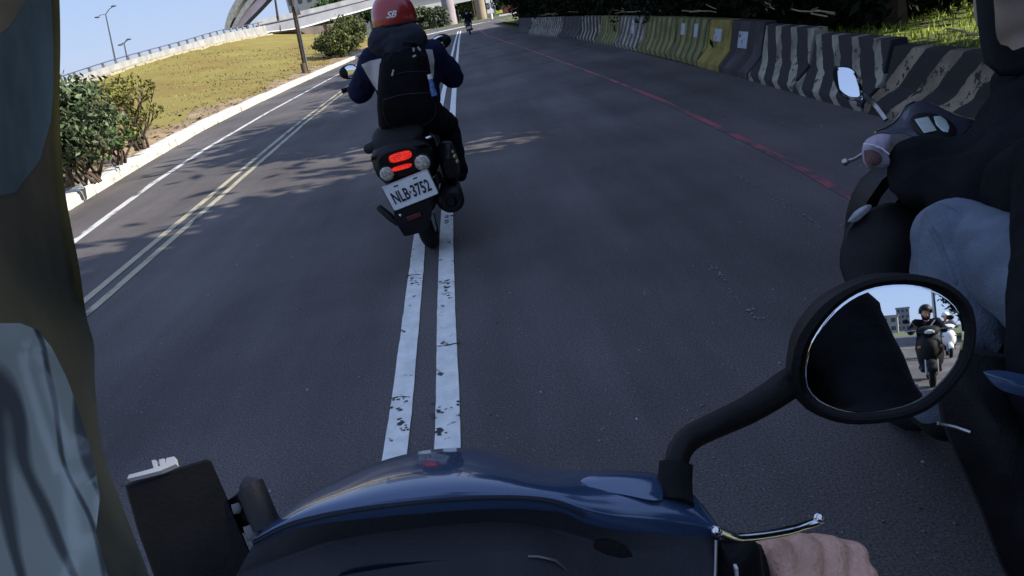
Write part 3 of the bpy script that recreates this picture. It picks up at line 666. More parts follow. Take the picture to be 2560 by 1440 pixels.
def decal(name,poly,bv,mt,parent,off=.004,cuts=4,dflt=4.2,holes=None):
    """cloth, print or painted reflection piece cut to an outline and laid onto the surface below it"""
    bm=bmesh.new(); vs=[bm.verts.new((x,y,0)) for x,y in poly]; f=bm.faces.new(vs)
    bmesh.ops.triangulate(bm,faces=[f]); 
    bmesh.ops.subdivide_edges(bm,edges=bm.edges,cuts=cuts,use_grid_fill=True)
    pts=[];
    for v in bm.verts:
        d_=ray(v.co.x,v.co.y).normalized(); h=bv.ray_cast(CO,d_)
        v.co=(h[0]-d_*off) if h[0] else Q(v.co.x,v.co.y,dflt)
    me=MB(); bm.verts.ensure_lookup_table(); bm.verts.index_update()
    me.add([v.co.copy() for v in bm.verts],[tuple(v.index for v in f.verts) for f in bm.faces]); bm.free()
    bpy.context.view_layer.update()
    mi=parent.matrix_world.inverted(); me.v=[mi@v for v in me.v]
    return me.build(name,mt,parent,angle=80)
def ell(px,py,rx,ry,n=14,rot=0): return [(px+rx*math.cos(t)*math.cos(rot)-ry*math.sin(t)*math.sin(rot),py+rx*math.cos(t)*math.sin(rot)+ry*math.sin(t)*math.cos(rot)) for t in [2*math.pi*i/n for i in range(n)]]
def srect(cx,cy,cz,wx,wz,n=20,e=3.2,tilt=0):
    r=[]
    for i in range(n):
        t=2*math.pi*i/n; c,s_=math.cos(t),math.sin(t)
        x=wx*abs(c)**(2/e)*(1 if c>0 else -1); z=wz*abs(s_)**(2/e)*(1 if s_>0 else -1)
        r.append(V(cx+x,cy+z*tilt,cz+z))
    return r
# ------------------------------------------------------------ person (local frame: x right, y forward, z up)
def person(name,label,J,cols,parent_loc,rot=None,group=None,vox=.016,helmet=None,shoe=True,female=False,wr=.006,hair=None):
    o=empty(name,parent_loc,label,'person',group,rot); j={k:Vector(v) for k,v in J.items()}
    body=[];jk=[];tr=[]
    def limb(L,a,b,ra,rb,e=0): L.append((j[a],ra+e,j[b],rb+e))
    tw=J.get('tw',.085)
    if isinstance(tw,(tuple,list)): tw=.085
    for s in ('L','R'):
        sx=-1 if s=='L' else 1
        limb(body,'sh'+s,'el'+s,.052,.042); limb(body,'el'+s,'wr'+s,.042,.028)
        limb(body,'hip'+s,'kn'+s,.085,.058); limb(body,'kn'+s,'an'+s,.056,.038); body.append((j['an'+s],.04,j['toe'+s],.032))
        limb(jk,'sh'+s,'el'+s,.080,.072); limb(jk,'el'+s,'wr'+s,.064,.045)
        limb(tr,'hip'+s,'kn'+s,.10,.078); limb(tr,'kn'+s,'an'+s,.075,.06)
    for L,e in ((body,0),(jk,.028)):
        for f in (-1,1):
            ax=(j['shR']-j['shL']).normalized()
            L.append((j['chest']+ax*.075*f,.095+e,j['pelvis']+ax*.065*f,.09+e))
            L.append((j['chest']+ax*.085*f+V(0,0,.03),.075+e,j['sh'+('L' if f<0 else 'R')],.055+e))
    for f in 'LR': tr.append((j['pelvis'],.125,j['hip'+f],.11))
    body.append((j['chest'],.06,j['neck'],.05)); body.append((j['neck'],.05,j['head'],.055)); body.append((j['head'],.088,j['head']+V(0,.012,.03),.085))
    if not helmet or helmet.get('open',1):
        h=j['head']; body+= [(h+V(0,.095,-.012),.013,h+V(0,.085,.03),.008),(h+V(0,.06,-.06),.04,h+V(0,.045,-.03),.06)]
    if vox<.03:
        for f in 'LR':
            w=j['wr'+f]; g=j['hand'+f]; d_=(g-w).normalized(); sx=V(1,0,0)
            body.append((w,.026,g,.026))
            for q in range(4):
                k0=g+sx*(q-1.5)*.019; k1=k0+d_*.03+V(0,0,-.02); k2=k1-d_*.005+V(0,0,-.03); body+= [(k0,.0105,k1,.0095),(k1,.0095,k2,.0085)]
            body.append((w+d_*.03,.013,g+V(.03 if f=='L' else -.03,0,-.02),.009))
    blob('body',body,cols.get('skin',M['skin']),o,vox=min(vox,.012) if vox<.03 else vox)
    jo=blob('jacket',jk,cols['jacket'],o,vox=vox,wr=wr,seed=hash(name)%7)
    to=blob('trousers',tr,cols['trousers'],o,vox=vox,wr=wr*.8)
    for f in 'LR':
        blob('shoe',[(j['an'+f]+V(0,-.02,-.03),.05,j['toe'+f],.042)],cols.get('shoe',M['rubber']),o,vox=vox)
    if helmet:
        h=j['head']; hm=[]
        rr=helmet.get('r',.135)
        rings=[]
        for i in range(15):
            th=math.pi*(.01+(.60*i/14)); rz=rr*1.02
            cut=th/math.pi
            rings.append([h+V(math.sin(th)*rr*.93*math.cos(a),math.sin(th)*rr*1.08*math.sin(a)-.005,math.cos(th)*rz+.035+helmet.get('lift',0)-(0 if math.sin(a)>.35 and i>9 else 0)) for a in [2*math.pi*q/28 for q in range(28)]])
        # brow cut: raise the front lower edge
        for i in range(9,15):
            for q in range(28):
                a=2*math.pi*q/28
                if math.sin(a)>.45: rings[i][q].z=max(rings[i][q].z,h.z+.045+helmet.get('lift',0))
        k=len(rings); inner=[[ (p-h)*.9+h for p in r] for r in rings[::-1]]
        MB().loft(rings+inner,cap=True).build('helmet',helmet['m'],o)
        MB().tube([h+V(math.cos(a)*rr*.95,math.sin(a)*rr*1.1-.005,.035+helmet.get('lift',0)+rr*math.cos(math.pi*.6)) for a in [math.pi*(.93+1.14*q/16) for q in range(17)]],.008,8).build('helmet_trim',M['rubber'],o)
        if helmet.get('visor'):
            vr=[]
            for z_,k_ in ((.075,1.10),(.04,1.17),(.0,1.2),(-.04,1.19),(-.075,1.14)):
                vr.append([h+V(math.cos(a)*rr*.97*k_/1.1,math.sin(a)*rr*k_,z_) for a in [math.pi*(.06+.88*q/16) for q in range(17)]])
            MB().grid(vr,V(0,-.003,0)).build('visor',helmet['visor'],o)
    if hair:
        h=j['head']; blob('hair',[(h+V(0,-.03,.03),.1,h+V(0,-.05,-.08),.085),(h+V(0,-.06,-.08),.08,h+V(0,-.09,-.2),.06)],hair,o,vox=vox)
    return o,jo
# ------------------------------------------------------------ scooter (local frame: x right, y forward, z up; rear contact at origin)
def scooter(label,loc,rot,paint,group=None,front=True,own=False,bare=False,rear='plain',light=M['white'],plate=True,mirrors=True,dx=0):
    o=empty('scooter',loc,label,'scooter',group,rot)
    def wheel(y):
        w=MB(); n=40
        w.tube([V(0,y+.185*math.cos(2*math.pi*i/n),.235+.185*math.sin(2*math.pi*i/n)) for i in range(n)],.05,14,closed=True,upv=V(1,0,0))
        t=w.build('tyre',M['rubber'],o)
        r=MB().tube([V(-.045,y,.235),V(.045,y,.235)],.14,24); r2=MB(); r.tube([V(-.07,y,.235),V(.07,y,.235)],.035,12)
        r.build('rim',M['steel'],t)
    wb=1.10 if bare else 1.27
    wheel(0); wheel(wb)
    # tail body
    rings=[]
    for y,z,wx,wz in [(-.30,.60,.05,.035),(-.27,.585,.11,.075),(-.20,.565,.15,.115),(-.05,.55,.175,.135),(.2,.54,.19,.15),(.42,.52,.185,.16),(.58,.47,.16,.17),(.64,.42,.13,.15)]:
        rings.append(srect(0,y,z,wx,wz))
    MB().loft(rings).build('tail_body',paint,o)
    rings=[srect(0,y,z,wx,wz,e=2.6) for y,z,wx,wz in [(-.27,.705,.09,.02),(-.22,.72,.14,.035),(0,.735,.165,.05),(.25,.73,.17,.05),(.45,.715,.15,.048),(.62,.70,.10,.035),(.66,.69,.06,.02)]]
    MB().loft(rings).build('seat',M['matte'],o)
    MB().loft([srect(0,y,z,wx,wz) for y,z,wx,wz in [(.55,.30,.14,.06),(.75,.27,.17,.045),(1.0,.28,.17,.05),(1.06,.33,.15,.06)]]).build('floorboard',M['darkgrey'],o)
    MB().loft([srect(0,y,.34,wx,wz) for y,wx,wz in [(-.1,.10,.10),(.15,.12,.12),(.5,.12,.13),(.62,.08,.08)]]).build('engine',M['darkgrey'],o)
    # leg shield + nose
    rows=[]
    for z,y0,w in [(.30,1.02,.13),(.40,1.00,.19),(.55,.98,.215),(.70,.95,.21),(.82,.92,.18),(.90,.90,.13)]:
        rows.append([V(w*u,y0-.05*abs(u)**2.2,z) for u in [k/8.-1 for k in range(17)]])
    MB().grid(rows,V(0,.05,.01)).build('leg_shield',M['darkgrey'],o)
    if own: return o
    MB().loft([srect(0,y,z,wx,wz,e=2.5) for y,z,wx,wz in [(1.0,.62,.20,.27),(1.08,.62,.185,.26),(1.17,.62,.14,.22),(1.23,.62,.09,.16),(1.26,.62,.04,.08)]]).build('nose',paint,o)
    f=[]
    for i in range(13):
        a=math.pi*(.12+.78*i/12); f.append([V(s*.072,wb+.262*math.cos(a)*(1),.235+.262*math.sin(a)-abs(s)**2*.035) for s in [k/4.-1 for k in range(9)]])
    MB().grid(f,V(0,0,-.008)).build('front_fender',paint,o)
    for s in (-1,1): MB().tube([V(s*.085,wb,.235),V(s*.085,wb-.14,.62)],.02,10).build('fork',M['steel'],o)
    if bare: own2=1
    # handlebar
    if not bare: MB().loft([srect(0,y,z,wx,wz,e=2.4) for y,z,wx,wz in [(.84,.99,.08,.03),(.88,1.0,.17,.05),(.97,1.0,.19,.075),(1.05,.97,.15,.08),(1.11,.94,.09,.06),(1.13,.93,.04,.03)]]).build('handlebar_cover',paint,o)
    for s in (() if bare else (-1,1)):
        MB().ball((s*.155,1.12,.70),(.05,.03,.028),12,8).build('turn_signal',M['amber'],o)
    if not bare: hl=MB().ball((0,1.10,.955),(.085,.04,.048),16,8).build('headlight',light,o)
    for s in ((1,) if bare else (-1,1)):
        MB().tube([V(s*.15,.90,1.0),V(s*.26,.86,1.0),V(s*.37,.82,.995)],.017,10).build('grip',M['rubber'],o)
        MB().tube([V(s*.2,.95,1.0),V(s*.28,.925,1.0),V(s*.37,.90,.99)],[.007,.006,.007],8).build('brake_lever',M['chrome'],o)
        if mirrors:
            ms=MB().tube([V(s*.19,.93,1.02),V(s*.25,.95,1.13),V(s*.32,.93,1.17)],.007,8).build('mirror_stem',M['black'],o)
            r=[]
            MB().ball((s*.345,.935,1.18),(.062,.022,.045),16,8).build('mirror',M['black'],o)
            MB().ball((s*.345,.916,1.18),(.054,.006,.038),16,6).build('mirror_glass',M['glass'],o)
    # exhaust
    MB().tube([V(.05,.35,.22),V(.14,.25,.22),V(.165,.1,.26),V(.17,-.18,.31),V(.17,-.24,.315)],[.015,.02,.055,.062,.05],16).build('exhaust',M['black'],o)
    MB().tube([V(-.12,.3,.3),V(-.13,-.02,.235)],.05,10).build('swing_case',M['darkgrey'],o)
    MB().tube([V(-.16,-.25,.66),V(-.15,-.30,.68),V(0,-.335,.69),V(.15,-.30,.68),V(.16,-.25,.66)],.012,8).build('grab_rail',M['black'],o)
    if rear=='plain':
        MB().ball((0,-.285,.60),(.085,.03,.035),14,8).build('tail_light',M['red'],o)
        MB().loft([srect(0,-.22,.46,.06,.012),srect(0,-.30,.33,.075,.01),srect(0,-.33,.22,.07,.01)]).build('rear_fender',M['black'],o)
        if plate: MB().box((0,-.325,.41),(.26,.006,.14),(.3,0,0)).build('number_plate',M['plate'],o)
    return o
M['amber']=mat('amber',(.55,.2,.04),.2,0,.05,9)
M['red']=mat('red_lens',(.30,.008,.006),.15,0,.2,60,.3,400)
M['plate']=mat('plate_white',(.88,.90,.92),.4,0,.05,20)
M['redlit']=mat('lit_red_lens',(.30,.004,.004),.25,0,.5,150,.6,300,emit=.32,col2=(.95,.035,.015))
# ---- front scooter, followed closely
SO=G(1085,615); SO.z=0; FY=R(-1.5); LEAN=R(-4.5)
fs=scooter('black scooter straddling the double white line, its red tail light lit, directly ahead',SO,(0,LEAN,R(1.5)),M['navy'],rear='none',mirrors=False)
bpy.context.view_layer.update()
fi=fs.matrix_world.inverted()
def FL(px,py,yy):                   # point seen at px,py on the local plane y=yy of the front scooter
    a=fi@CO; b=fi.to_3x3()@ray(px,py); t=(yy-a.y)/b.y; return a+b*t
tc_=FL(1001,403,-.28)
# upper tail shroud
MB().loft([srect(c.x,y,c.z,wx,wz,e=3) for y,wx,wz,c in [(-.335,.115,.075,tc_),(-.30,.15,.10,tc_),(-.22,.165,.115,tc_),(-.08,.17,.10,tc_+V(0,0,.01))]]).build('tail_cover',M['black'],fs,bevel=0)
def lens(px,py,w,h,m,name,y=-.335,d=.03,e=3,rot=0):
    c=FL(px,py,y); return MB().loft([srect(c.x,y+.02,c.z,w,h,e=e),srect(c.x,y-d*.5,c.z,w*.97,h*.95,e=e),srect(c.x,y-d,c.z,w*.75,h*.7,e=e)]).build(name,m,fs)
lens(1001,391,.066,.025,M['redlit'],'tail_light')
lens(1004,418,.060,.012,M['redlit'],'tail_light')
for px,py,r_ in ((968,433,.041),(1056,405,.045)):
    c=FL(px,py,-.325)
    hs=MB().loft([[V(c.x+math.cos(t)*r_*k,y,c.z+math.sin(t)*r_*k) for t in [2*math.pi*i/20 for i in range(20)]] for y,k in ((-.2,.8),(-.30,1.12),(-.345,1.15),(-.348,1.0))]).build('turn_signal_housing',M['black'],fs)
    MB().ball((c.x,-.345,c.z),(r_,.018,r_),18,8).build('lens',mat('clear_lens',(.42,.40,.34),.12,.25,.5,90,.5,300),hs)
# number plate
pc=FL(1026,476,-.36)
prot=Matrix.Rotation(R(-7),3,'Y'); pm=Matrix.Rotation(R(12),3,'X')@prot
pr=[V(a*.128+ca*.012,0,b*.068+cb*.012) for a,b,ang in ((1,1,0),(-1,1,90),(-1,-1,180),(1,-1,270)) for ca,cb in [(math.cos(R(ang+q)),math.sin(R(ang+q))) for q in (0,30,60,90)]]
pl=MB().prism([pc+pm@p for p in pr],pm@V(0,.004,0)).build('number_plate',M['plate'],fs,smooth=False)
rim=MB().tube([pc+pm@(p*.985+V(0,-.001,0)) for p in pr],.0022,6,closed=True).build('plate_rim',M['steel'],pl)
vs,fc=textmesh('NLB·3752',.112,.0008,0,.50,.0022)
MB().add([pc+pm@V(v.x,-.0035-v.z,v.y*.92-.012) for v in vs],fc).build('plate_text',mat('plate_ink',(.02,.02,.022),.5,0,.1,9),pl,smooth=False)
for sx_ in (-.062,.055):
    MB().box(pc+pm@V(sx_,-.003,.058),(.026,.003,.007),pm).build('plate_bolt',M['darkgrey'],pl,bevel=.001)
# plate bracket, fender flap with dim reflector
b0=FL(1028,450,-.31); b1_=FL(1030,500,-.33); b2_=FL(1035,545,-.33); b3_=FL(1040,578,-.31)
MB().loft([srect(b0.x,-.30,b0.z,.115,.03),srect(b1_.x,-.315,b1_.z,.115,.03),srect(b2_.x,-.33,b2_.z+.01,.11,.025),srect(b3_.x,-.32,b3_.z,.075,.012)]).build('rear_fender',M['black'],fs,bevel=0)
c=FL(1035,541,-.36); MB().box(c,(.085,.012,.026),(0,R(-7),0)).build('reflector',mat('dim_red_reflector',(.10,.008,.010),.3,0,.3,60),fs,bevel=.003)
c=FL(1001,538,-.36); MB().ball(c,(.008,.006,.008),8,6).build('bolt',M['chrome'],fs)
c=FL(975,545,-.28); MB().tube([c+V(-.055,.1,.05),c+V(0,.02,0),c+V(.03,0,-.05)],[.02,.022,.012],10).build('mudguard_stay',M['black'],fs)
# exhaust can seen at right, gold-ish bracket bits, side covers
c=FL(1128,500,-.22); MB().loft([[V(c.x+math.cos(t)*rx,y,c.z+math.sin(t)*rx*.92) for t in [2*math.pi*i/24 for i in range(24)]] for y,rx in ((.35,.035),(.18,.062),(-.12,.076),(-.24,.078),(-.262,.06),(-.262,.035),(-.2,.03))]).build('muffler',M['black'],fs)
for px,py,s_ in ((1136,392,.018),(1142,404,.016),(1131,380,.012)):
    MB().ball(FL(px,py,-.1),(s_,.02,s_),10,6).build('brass_fitting',mat('brass',(.32,.25,.13),.35,.8,.3,40),fs)
c=FL(1120,400,0); MB().loft([srect(c.x,y,c.z-.02,wx,wz,e=2.6) for y,wx,wz in ((-.16,.03,.06),(-.1,.05,.10),(.1,.06,.12),(.35,.05,.09))]).build('side_case',M['black'],fs)
c=FL(930,370,-.12); MB().tube([c+V(.08,.05,.02),c+V(.02,-.01,.012),c+V(-.02,0,0),c+V(-.012,.1,-.01)],[.022,.03,.03,.02],10).build('grab_handle',M['darkgrey'],fs)
c=FL(1070,344,-.2); MB().ball(c,(.024,.02,.012),12,8).build('grab_handle_highlight',M['chrome'],fs)  # chrome bead stands in for the white highlight on the grab bar
MB().tube([FL(1108,356,-.12),FL(1128,357,-.05)],.007,8).build('footpeg',M['steel'],fs)
# big side mirrors of the front scooter
for px,py,sx_ in ((872,180,-1),(1103,104,1)):
    c=Q(px,py,SO.y+.92); lc=fi@c
    MB().ball(lc+V(0,.02,0),(.072,.025,.05),16,8).build('mirror',M['black'],fs)
    MB().ball(lc+V(-.01*sx_,-.004,0),(.062,.006,.042),16,6,Matrix.Rotation(R(18*sx_),3,'Z')).build('mirror_glass',M['glass'],fs)
    MB().tube([V(.19*sx_,.93,1.0),lc+V(-.04*sx_,0,-.06),lc],.007,8).build('mirror_stem',M['black'],fs)
# ---- front rider
def WL(px,py,dy): return Q(px,py,SO.y+dy)-SO
J=dict(pelvis=(.03,.12,.83),chest=(.055,.14,1.09),neck=(.05,.18,1.22),head=(.045,.23,1.325),shL=(-.12,.15,1.15),shR=(.225,.13,1.13),
 elL=(-.255,.22,.985),elR=(.315,.24,.975),wrL=(-.27,.55,.99),wrR=(.30,.56,.99),handL=(-.28,.66,1.0),handR=(.30,.66,1.0),
 hipL=(-.06,.14,.80),hipR=(.12,.14,.79),knL=(-.13,.58,.70),knR=(.215,.46,.66),anL=(-.10,.72,.38),anR=(.235,.42,.36),toeL=(-.10,.86,.33),toeR=(.24,.56,.31))
M['helred']=mat('helmet_red',(.33,.024,.026),.32,0,.1,5,0,60,.4)
fr_,fj=person('person','rider ahead in a red helmet and navy jacket with grey panels, seen from behind',J,dict(jacket=M['navycloth'],trousers=M['jacket']),SO,helmet=dict(m=M['helred'],r=.142),wr=.007)
def pl_add(*a): return a
# raised hood
hood=blob('hood',[(V(-.04,.10,1.235),.085,V(.13,.10,1.225),.085),(V(.0,.14,1.26),.08,V(.09,.14,1.255),.08),(V(.045,.05,1.2),.08,V(.045,.06,1.15),.09)],mat('hood_dark',(.007,.010,.020),.9,0,.3,9,.4,30),fr_,wr=.008,wsc=14)
bpy.context.view_layer.update()
bvj=bvh_of([fj])
M['panel']=mat('reflective_grey_cloth',(.40,.375,.38),.6,0,.12,12,.2,60)
decal('jacket_panel',[(903,162),(925,152),(953,146),(950,190),(945,229),(932,212),(918,188)],bvj,M['panel'],fr_,off=.006)
decal('jacket_panel',[(1064,123),(1081,124),(1086,150),(1085,180),(1082,200),(1073,200),(1075,165),(1071,145)],bvj,M['panel'],fr_,off=.012)
bvh_=bvh_of([o for o in fr_.children if o.name.startswith('helmet') and 'trim' not in o.name])
vs,fc=textmesh('SB',1,0.0,.35,1,.02)
hm=MB(); V0=[]
for v in vs:
    d_=ray(977+v.x*24-v.y*2,37-v.y*23-v.x*4).normalized(); h=bvh_.ray_cast(CO,d_); V0.append((h[0]-d_*.003 if h[0] else Q(977,37,SO.y+.1))-SO)
hm.add(V0,fc).build('helmet_mark',M['white'],fr_,smooth=False)
# backpack
bpk=empty('backpack',SO+V(.045,.0,.86),'black backpack worn by the front rider between grey jacket panels','backpack')
def BP(px,py,dy): return Q(px,py,SO.y+dy)-bpk.location
rows=[]
for (l,r,y_,dp) in [(985,1040,112,-.01),(962,1060,122,-.05),(950,1072,150,-.09),(946,1080,200,-.12),(944,1092,250,-.13),(948,1104,290,-.11),(955,1108,318,-.06),(975,1098,330,-.01)]:
    a=BP(l,y_+10,.05); b=BP(r,y_-4,.05); c_=(a+b)/2; w=(b-a).length/2; ax=(b-a).normalized(); ring=[]
    for i in range(24):
        t=2*math.pi*i/24; cc,ss=math.cos(t),math.sin(t); q=abs(cc)**.6*(1 if cc>0 else -1); s2=abs(ss)**.7*(1 if ss>0 else -1)
        ring.append(c_+ax*w*q+V(0,(-dp+.02)*s2-.01,0))
    rows.append(ring)
MB().loft(rows).build('pack_body',mat('pack_cloth',(.0032,.0035,.0045),.85,0,.4,12,.6,60,spec=.12),bpk)
for px,py,ln,rot in ((982,182,.035,.5),(1034,124,.02,.2),(1048,122,.024,-.5),(1036,140,.02,1.3)):
    c=BP(px,py,-.095); MB().box(c,(.010,.008,ln),(0,rot,0)).build('zip_pull',M['panel'],bpk,bevel=.002)
bvp=None
bpy.context.view_layer.update(); bvp=bvh_of([o for o in bpk.children if o.name.startswith('pack_body')])
def seam(pts,r=.0028,name='seam',m=None):
    out=[]
    for q in cat([(x,y,0) for x,y in pts],26):
        d_=ray(q.x,q.y).normalized(); h=bvp.ray_cast(CO,d_)
        if h[0]: out.append(h[0]-d_*.001-bpk.location)
    MB().tube(out,r,6).build(name,m or M['darkgrey'],bpk)
seam([(968,150),(985,128),(1010,120),(1040,122),(1062,140)]); seam([(958,250),(1010,236),(1075,232)]); seam([(958,250),(960,290),(985,318),(1060,312),(1090,280),(1075,232)],.002); seam([(975,190),(1015,180),(1068,178)],.0022)
MB().tube([BP(1040,112,0.02),BP(1032,106,-.02),BP(1010,105,-.02),BP(1000,112,0.02)],.008,8).build('carry_loop',M['matte'],bpk)
bt_=empty('water_bottle',Q(1079,213,SO.y-.06),'small clear and blue bottle in the side pocket of the black backpack','bottle')
MB().tube([V(0,0,.035),V(0,0,-.03),V(.004,0,-.06)],[.012,.018,.018],12).build('bottle_body',mat('bottle_blue',(.08,.16,.40),.2,0,.5,60),bt_)
MB().tube([V(0,0,.035),V(0,0,.06)],.014,12).build('cap',M['white'],bt_)
# ------------------------------------------------------------ near things
def puff(name,poly,d,mt,parent=None,thick=.02,lift=.006,inset=.86,dz=None,origin=None,bk=.92,n=None,build=True):
    """solid pad seen face-on as an outline: d depth (number or function of px,py)"""
    pts=[Vector((x,y,0)) for x,y in poly]
    if n: pts=cat(pts+[pts[0]],n+1)[:-1]
    df=d if callable(d) else (lambda x,y:d); c=sum(pts,Vector())/len(pts)
    def ring(k,dd): return [P(c.x+(p.x-c.x)*k,c.y+(p.y-c.y)*k,df(c.x+(p.x-c.x)*k,c.y+(p.y-c.y)*k)+dd) for p in pts]
    rg=[ring(bk,thick),ring(1,thick*.6),ring(1,lift*.8),ring(.96,lift*.25),ring(inset,0),ring(inset*.5,-lift*.3)]
    mb=MB().loft(rg)
    if not build: return mb
    loc=origin if origin is not None else parent.location if parent else (origin if origin is not None else P(c.x,c.y,df(c.x,c.y)))
    return mb.build(name,mt,parent,origin=loc,angle=60)
# ---- own scooter
OWN=V(-.06,-.53,0)
own=scooter('blue scooter in the foreground, the one the camera rides on',OWN,(0,0,0),M['blue'],own=True)
near=[(632,1354,.445),(700,1320,.445),(760,1300,.443),(870,1277,.441),(1000,1259,.44),(1150,1245,.438),(1300,1242,.438),(1390,1255,.439),(1460,1285,.44),(1540,1308,.443),(1640,1320,.446),(1720,1327,.45),(1800,1334,.455)]
far=[(634,1343,.455),(690,1294,.47),(760,1243,.485),(850,1196,.505),(940,1157,.52),(1030,1132,.53),(1110,1121,.535),(1180,1121,.535),(1260,1137,.53),(1345,1163,.52),(1430,1174,.505),(1540,1176,.495),(1640,1184,.487),(1722,1225,.476),(1800,1318,.46)]
n=60; A=cat(near,n); B=cat(far,n); rows=[]
for t in [i/12 for i in range(13)]:
    r=[]
    for a,b in zip(A,B):
        q=a.lerp(b,t); dd=a.z+(b.z-a.z)*(t**1.9); q.z=dd-.004*math.sin(math.pi*t)
        r.append(P(*q))
    rows.append(r)
lst=rows[-1]; fst=rows[0]
rows=[[p+V(0,0,-.010) for p in fst],[p+V(0,-.001,-.004) for p in fst]]+rows+[[p+V(0,.006,-.012) for p in lst],[p+V(0,.012,-.05) for p in lst],[p+V(0,-.02,-.13) for p in lst]]
MB().grid(rows).build('handlebar_cover',M['blue'],own,origin=OWN,angle=60)
puff('cover_sky_facet',[(1452,1204),(1462,1192),(1500,1187),(1560,1186),(1640,1195),(1656,1215),(1650,1252),(1560,1238),(1480,1223)],lambda x,y:.470-(y-1190)*.00036,M['blue'],own,thick=.012,lift=.0015,inset=.95,n=40)  # flat pad added and angled to mirror the sky as a bright patch
# silver edge trim running along the rear edge
MB().tube([P(q.x,q.y+3,q.z-.001) for q in cat(near[:9],40)],.0011,6).build('edge_trim',M['darkgrey'],own,origin=OWN)
r0=[(x,y+9,d+.001) for x,y,d in near]
r1=[(590,1440,.44),(700,1400,.445),(870,1345,.448),(1150,1310,.448),(1300,1308,.448),(1420,1335,.446),(1560,1372,.444),(1700,1385,.444),(1792,1392,.448)]
r2=[(570,1520,.43),(700,1470,.43),(900,1420,.43),(1150,1385,.43),(1320,1380,.43),(1440,1420,.43),(1570,1460,.432),(1700,1470,.434),(1790,1470,.436)]
r3=[(540,1640,.40),(700,1600,.40),(900,1570,.40),(1150,1560,.40),(1320,1560,.40),(1440,1580,.40),(1570,1590,.40),(1700,1590,.41),(1785,1590,.41)]
c4=[cat(r,50) for r in (r0,r1,r2,r3)]
rows=[]
for t in range(25):
    u=t/24*3; k=min(int(u),2); f=u-k; rows.append([P(*c4[k][i].lerp(c4[k+1][i],f*f*(3-2*f)*.5+f*.5)) for i in range(50)])
cock=MB().grid(rows,V(0,.01,-.03)).build('cockpit_panel',M['darkgrey'],own,origin=OWN,angle=70)
dsp=puff('instrument_display',[(820,1450),(860,1425),(960,1408),(1100,1398),(1250,1393),(1340,1392),(1390,1402),(1418,1425),(1425,1460),(1400,1560),(860,1560)],.428,mat('display_glass',(.012,.025,.05),.08,.1,.5,9,0,60,1),own,thick=.02,lift=.003,inset=.97,n=40)
MB().tube([P(x,y,.427) for x,y in ((1320,1391),(1345,1391),(1390,1401),(1416,1424),(1424,1460))],.0007,6).build('display_rim',M['steel'],own,origin=OWN)
puff('switch_recess',[(1490,1350),(1530,1350),(1570,1372),(1590,1410),(1580,1440),(1540,1450),(1500,1420),(1482,1380)],.441,M['matte'],own,thick=.01,lift=.002,inset=.7,n=24)
puff('switch_housing',[(1792,1345),(1830,1350),(1888,1352),(1905,1400),(1905,1520),(1795,1520)],.455,M['black'],own,thick=.03,lift=.008,inset=.8,n=30)
MB().tube([P(1790,1350,.448),P(1789,1400,.446),P(1787,1470,.437)],.0012,6).build('seam_trim',M['steel'],own,origin=OWN)
MB().box(P(1840,1430,.452),(.002,.004,.010)).build('switch_mark',M['white'],own,smooth=False,origin=OWN)
MB().tube([P(1880,1420,.50),P(2060,1440,.512),P(2150,1452,.518)],.0175,16).build('grip',M['rubber'],own,origin=OWN)
lv=MB().tube([P(*q) for q in cat([(1796,1328,.452),(1835,1342,.458),(1900,1338,.468),(1970,1326,.48),(2020,1311,.488),(2044,1303,.49)],20)],[.0046]*3+[.0042]*12+[.0036]*5,10,flat=.62).build('brake_lever',M['chrome'],own,origin=OWN)
MB().ball(P(2048,1296,.49),.0042,12,8).build('lever_tip',M['chrome'],lv,origin=OWN)
MB().ball(P(1790,1328,.45),.004,10,8).build('lever_pivot',M['chrome'],lv,origin=OWN)
MB().tube([P(*q) for q in cat([(1805,1318,.458),(1835,1335,.462),(1880,1335,.47),(1920,1330,.475)],12)],.0012,6).build('brake_cable',M['steel'],own,origin=OWN)
# handlebar mirror: stem, housing, convex glass
sb=MB().tube([P(*q) for q in [(1686,1262,.462),(1686,1250,.464),(1687,1200,.468),(1690,1158,.472)]],[.0135,.0125,.0118,.0115],16).build('mirror_boot',M['rubber'],own,origin=OWN)
MB().tube([P(*q) for q in cat([(1690,1165,.475),(1700,1125,.48),(1730,1092,.487),(1790,1062,.492),(1860,1030,.503),(1925,992,.518),(1980,955,.535),(2040,925,.552)],24)],[.0085+.0045*(i/23)**1.5 for i in range(24)],14).build('mirror_stem',M['black'],own,origin=OWN)
MC=P(2210,870,.5); RM=1.4
hr=ray(2330,815).normalized(); rd=V(.05,-1,0).normalized(); n0=(rd-hr).normalized()
for _ in range(30):
    r_=ray(2330,815); t=(MC-CO).dot(n0)/r_.dot(n0); q=CO+r_*t-MC; n_=(n0+q/RM).normalized(); n0=(n0+((rd-hr).normalized()-n_)).normalized()
def MP(px,py,off=0,k=1.0):
    r_=ray(px,py); t=(MC-CO).dot(n0)/r_.dot(n0); q=(CO+r_*t-MC)*k
    return MC+q-n0*(q.length_squared/(2*RM))+n0*off
go=[(2000,925),(2015,860),(2060,790),(2120,737),(2190,708),(2280,702),(2360,722),(2412,768),(2427,830),(2412,900),(2370,960),(2310,1010),(2230,1037),(2120,1043),(2040,1015),(2005,975)]
oo=[(1974,925),(1990,850),(2040,775),(2105,724),(2184,693),(2283,687),(2370,708),(2427,758),(2441,830),(2426,906),(2380,972),(2316,1026),(2231,1053),(2114,1060),(2024,1030),(1982,985)]
gp=cat([(x,y,0) for x,y in go+[go[0]]],49)[:-1]; op=cat([(x,y,0) for x,y in oo+[oo[0]]],49)[:-1]
def mring(pp,k,off,sh=0): return [MP(p.x,p.y,off,k)+V(sh,0,0) for p in pp]
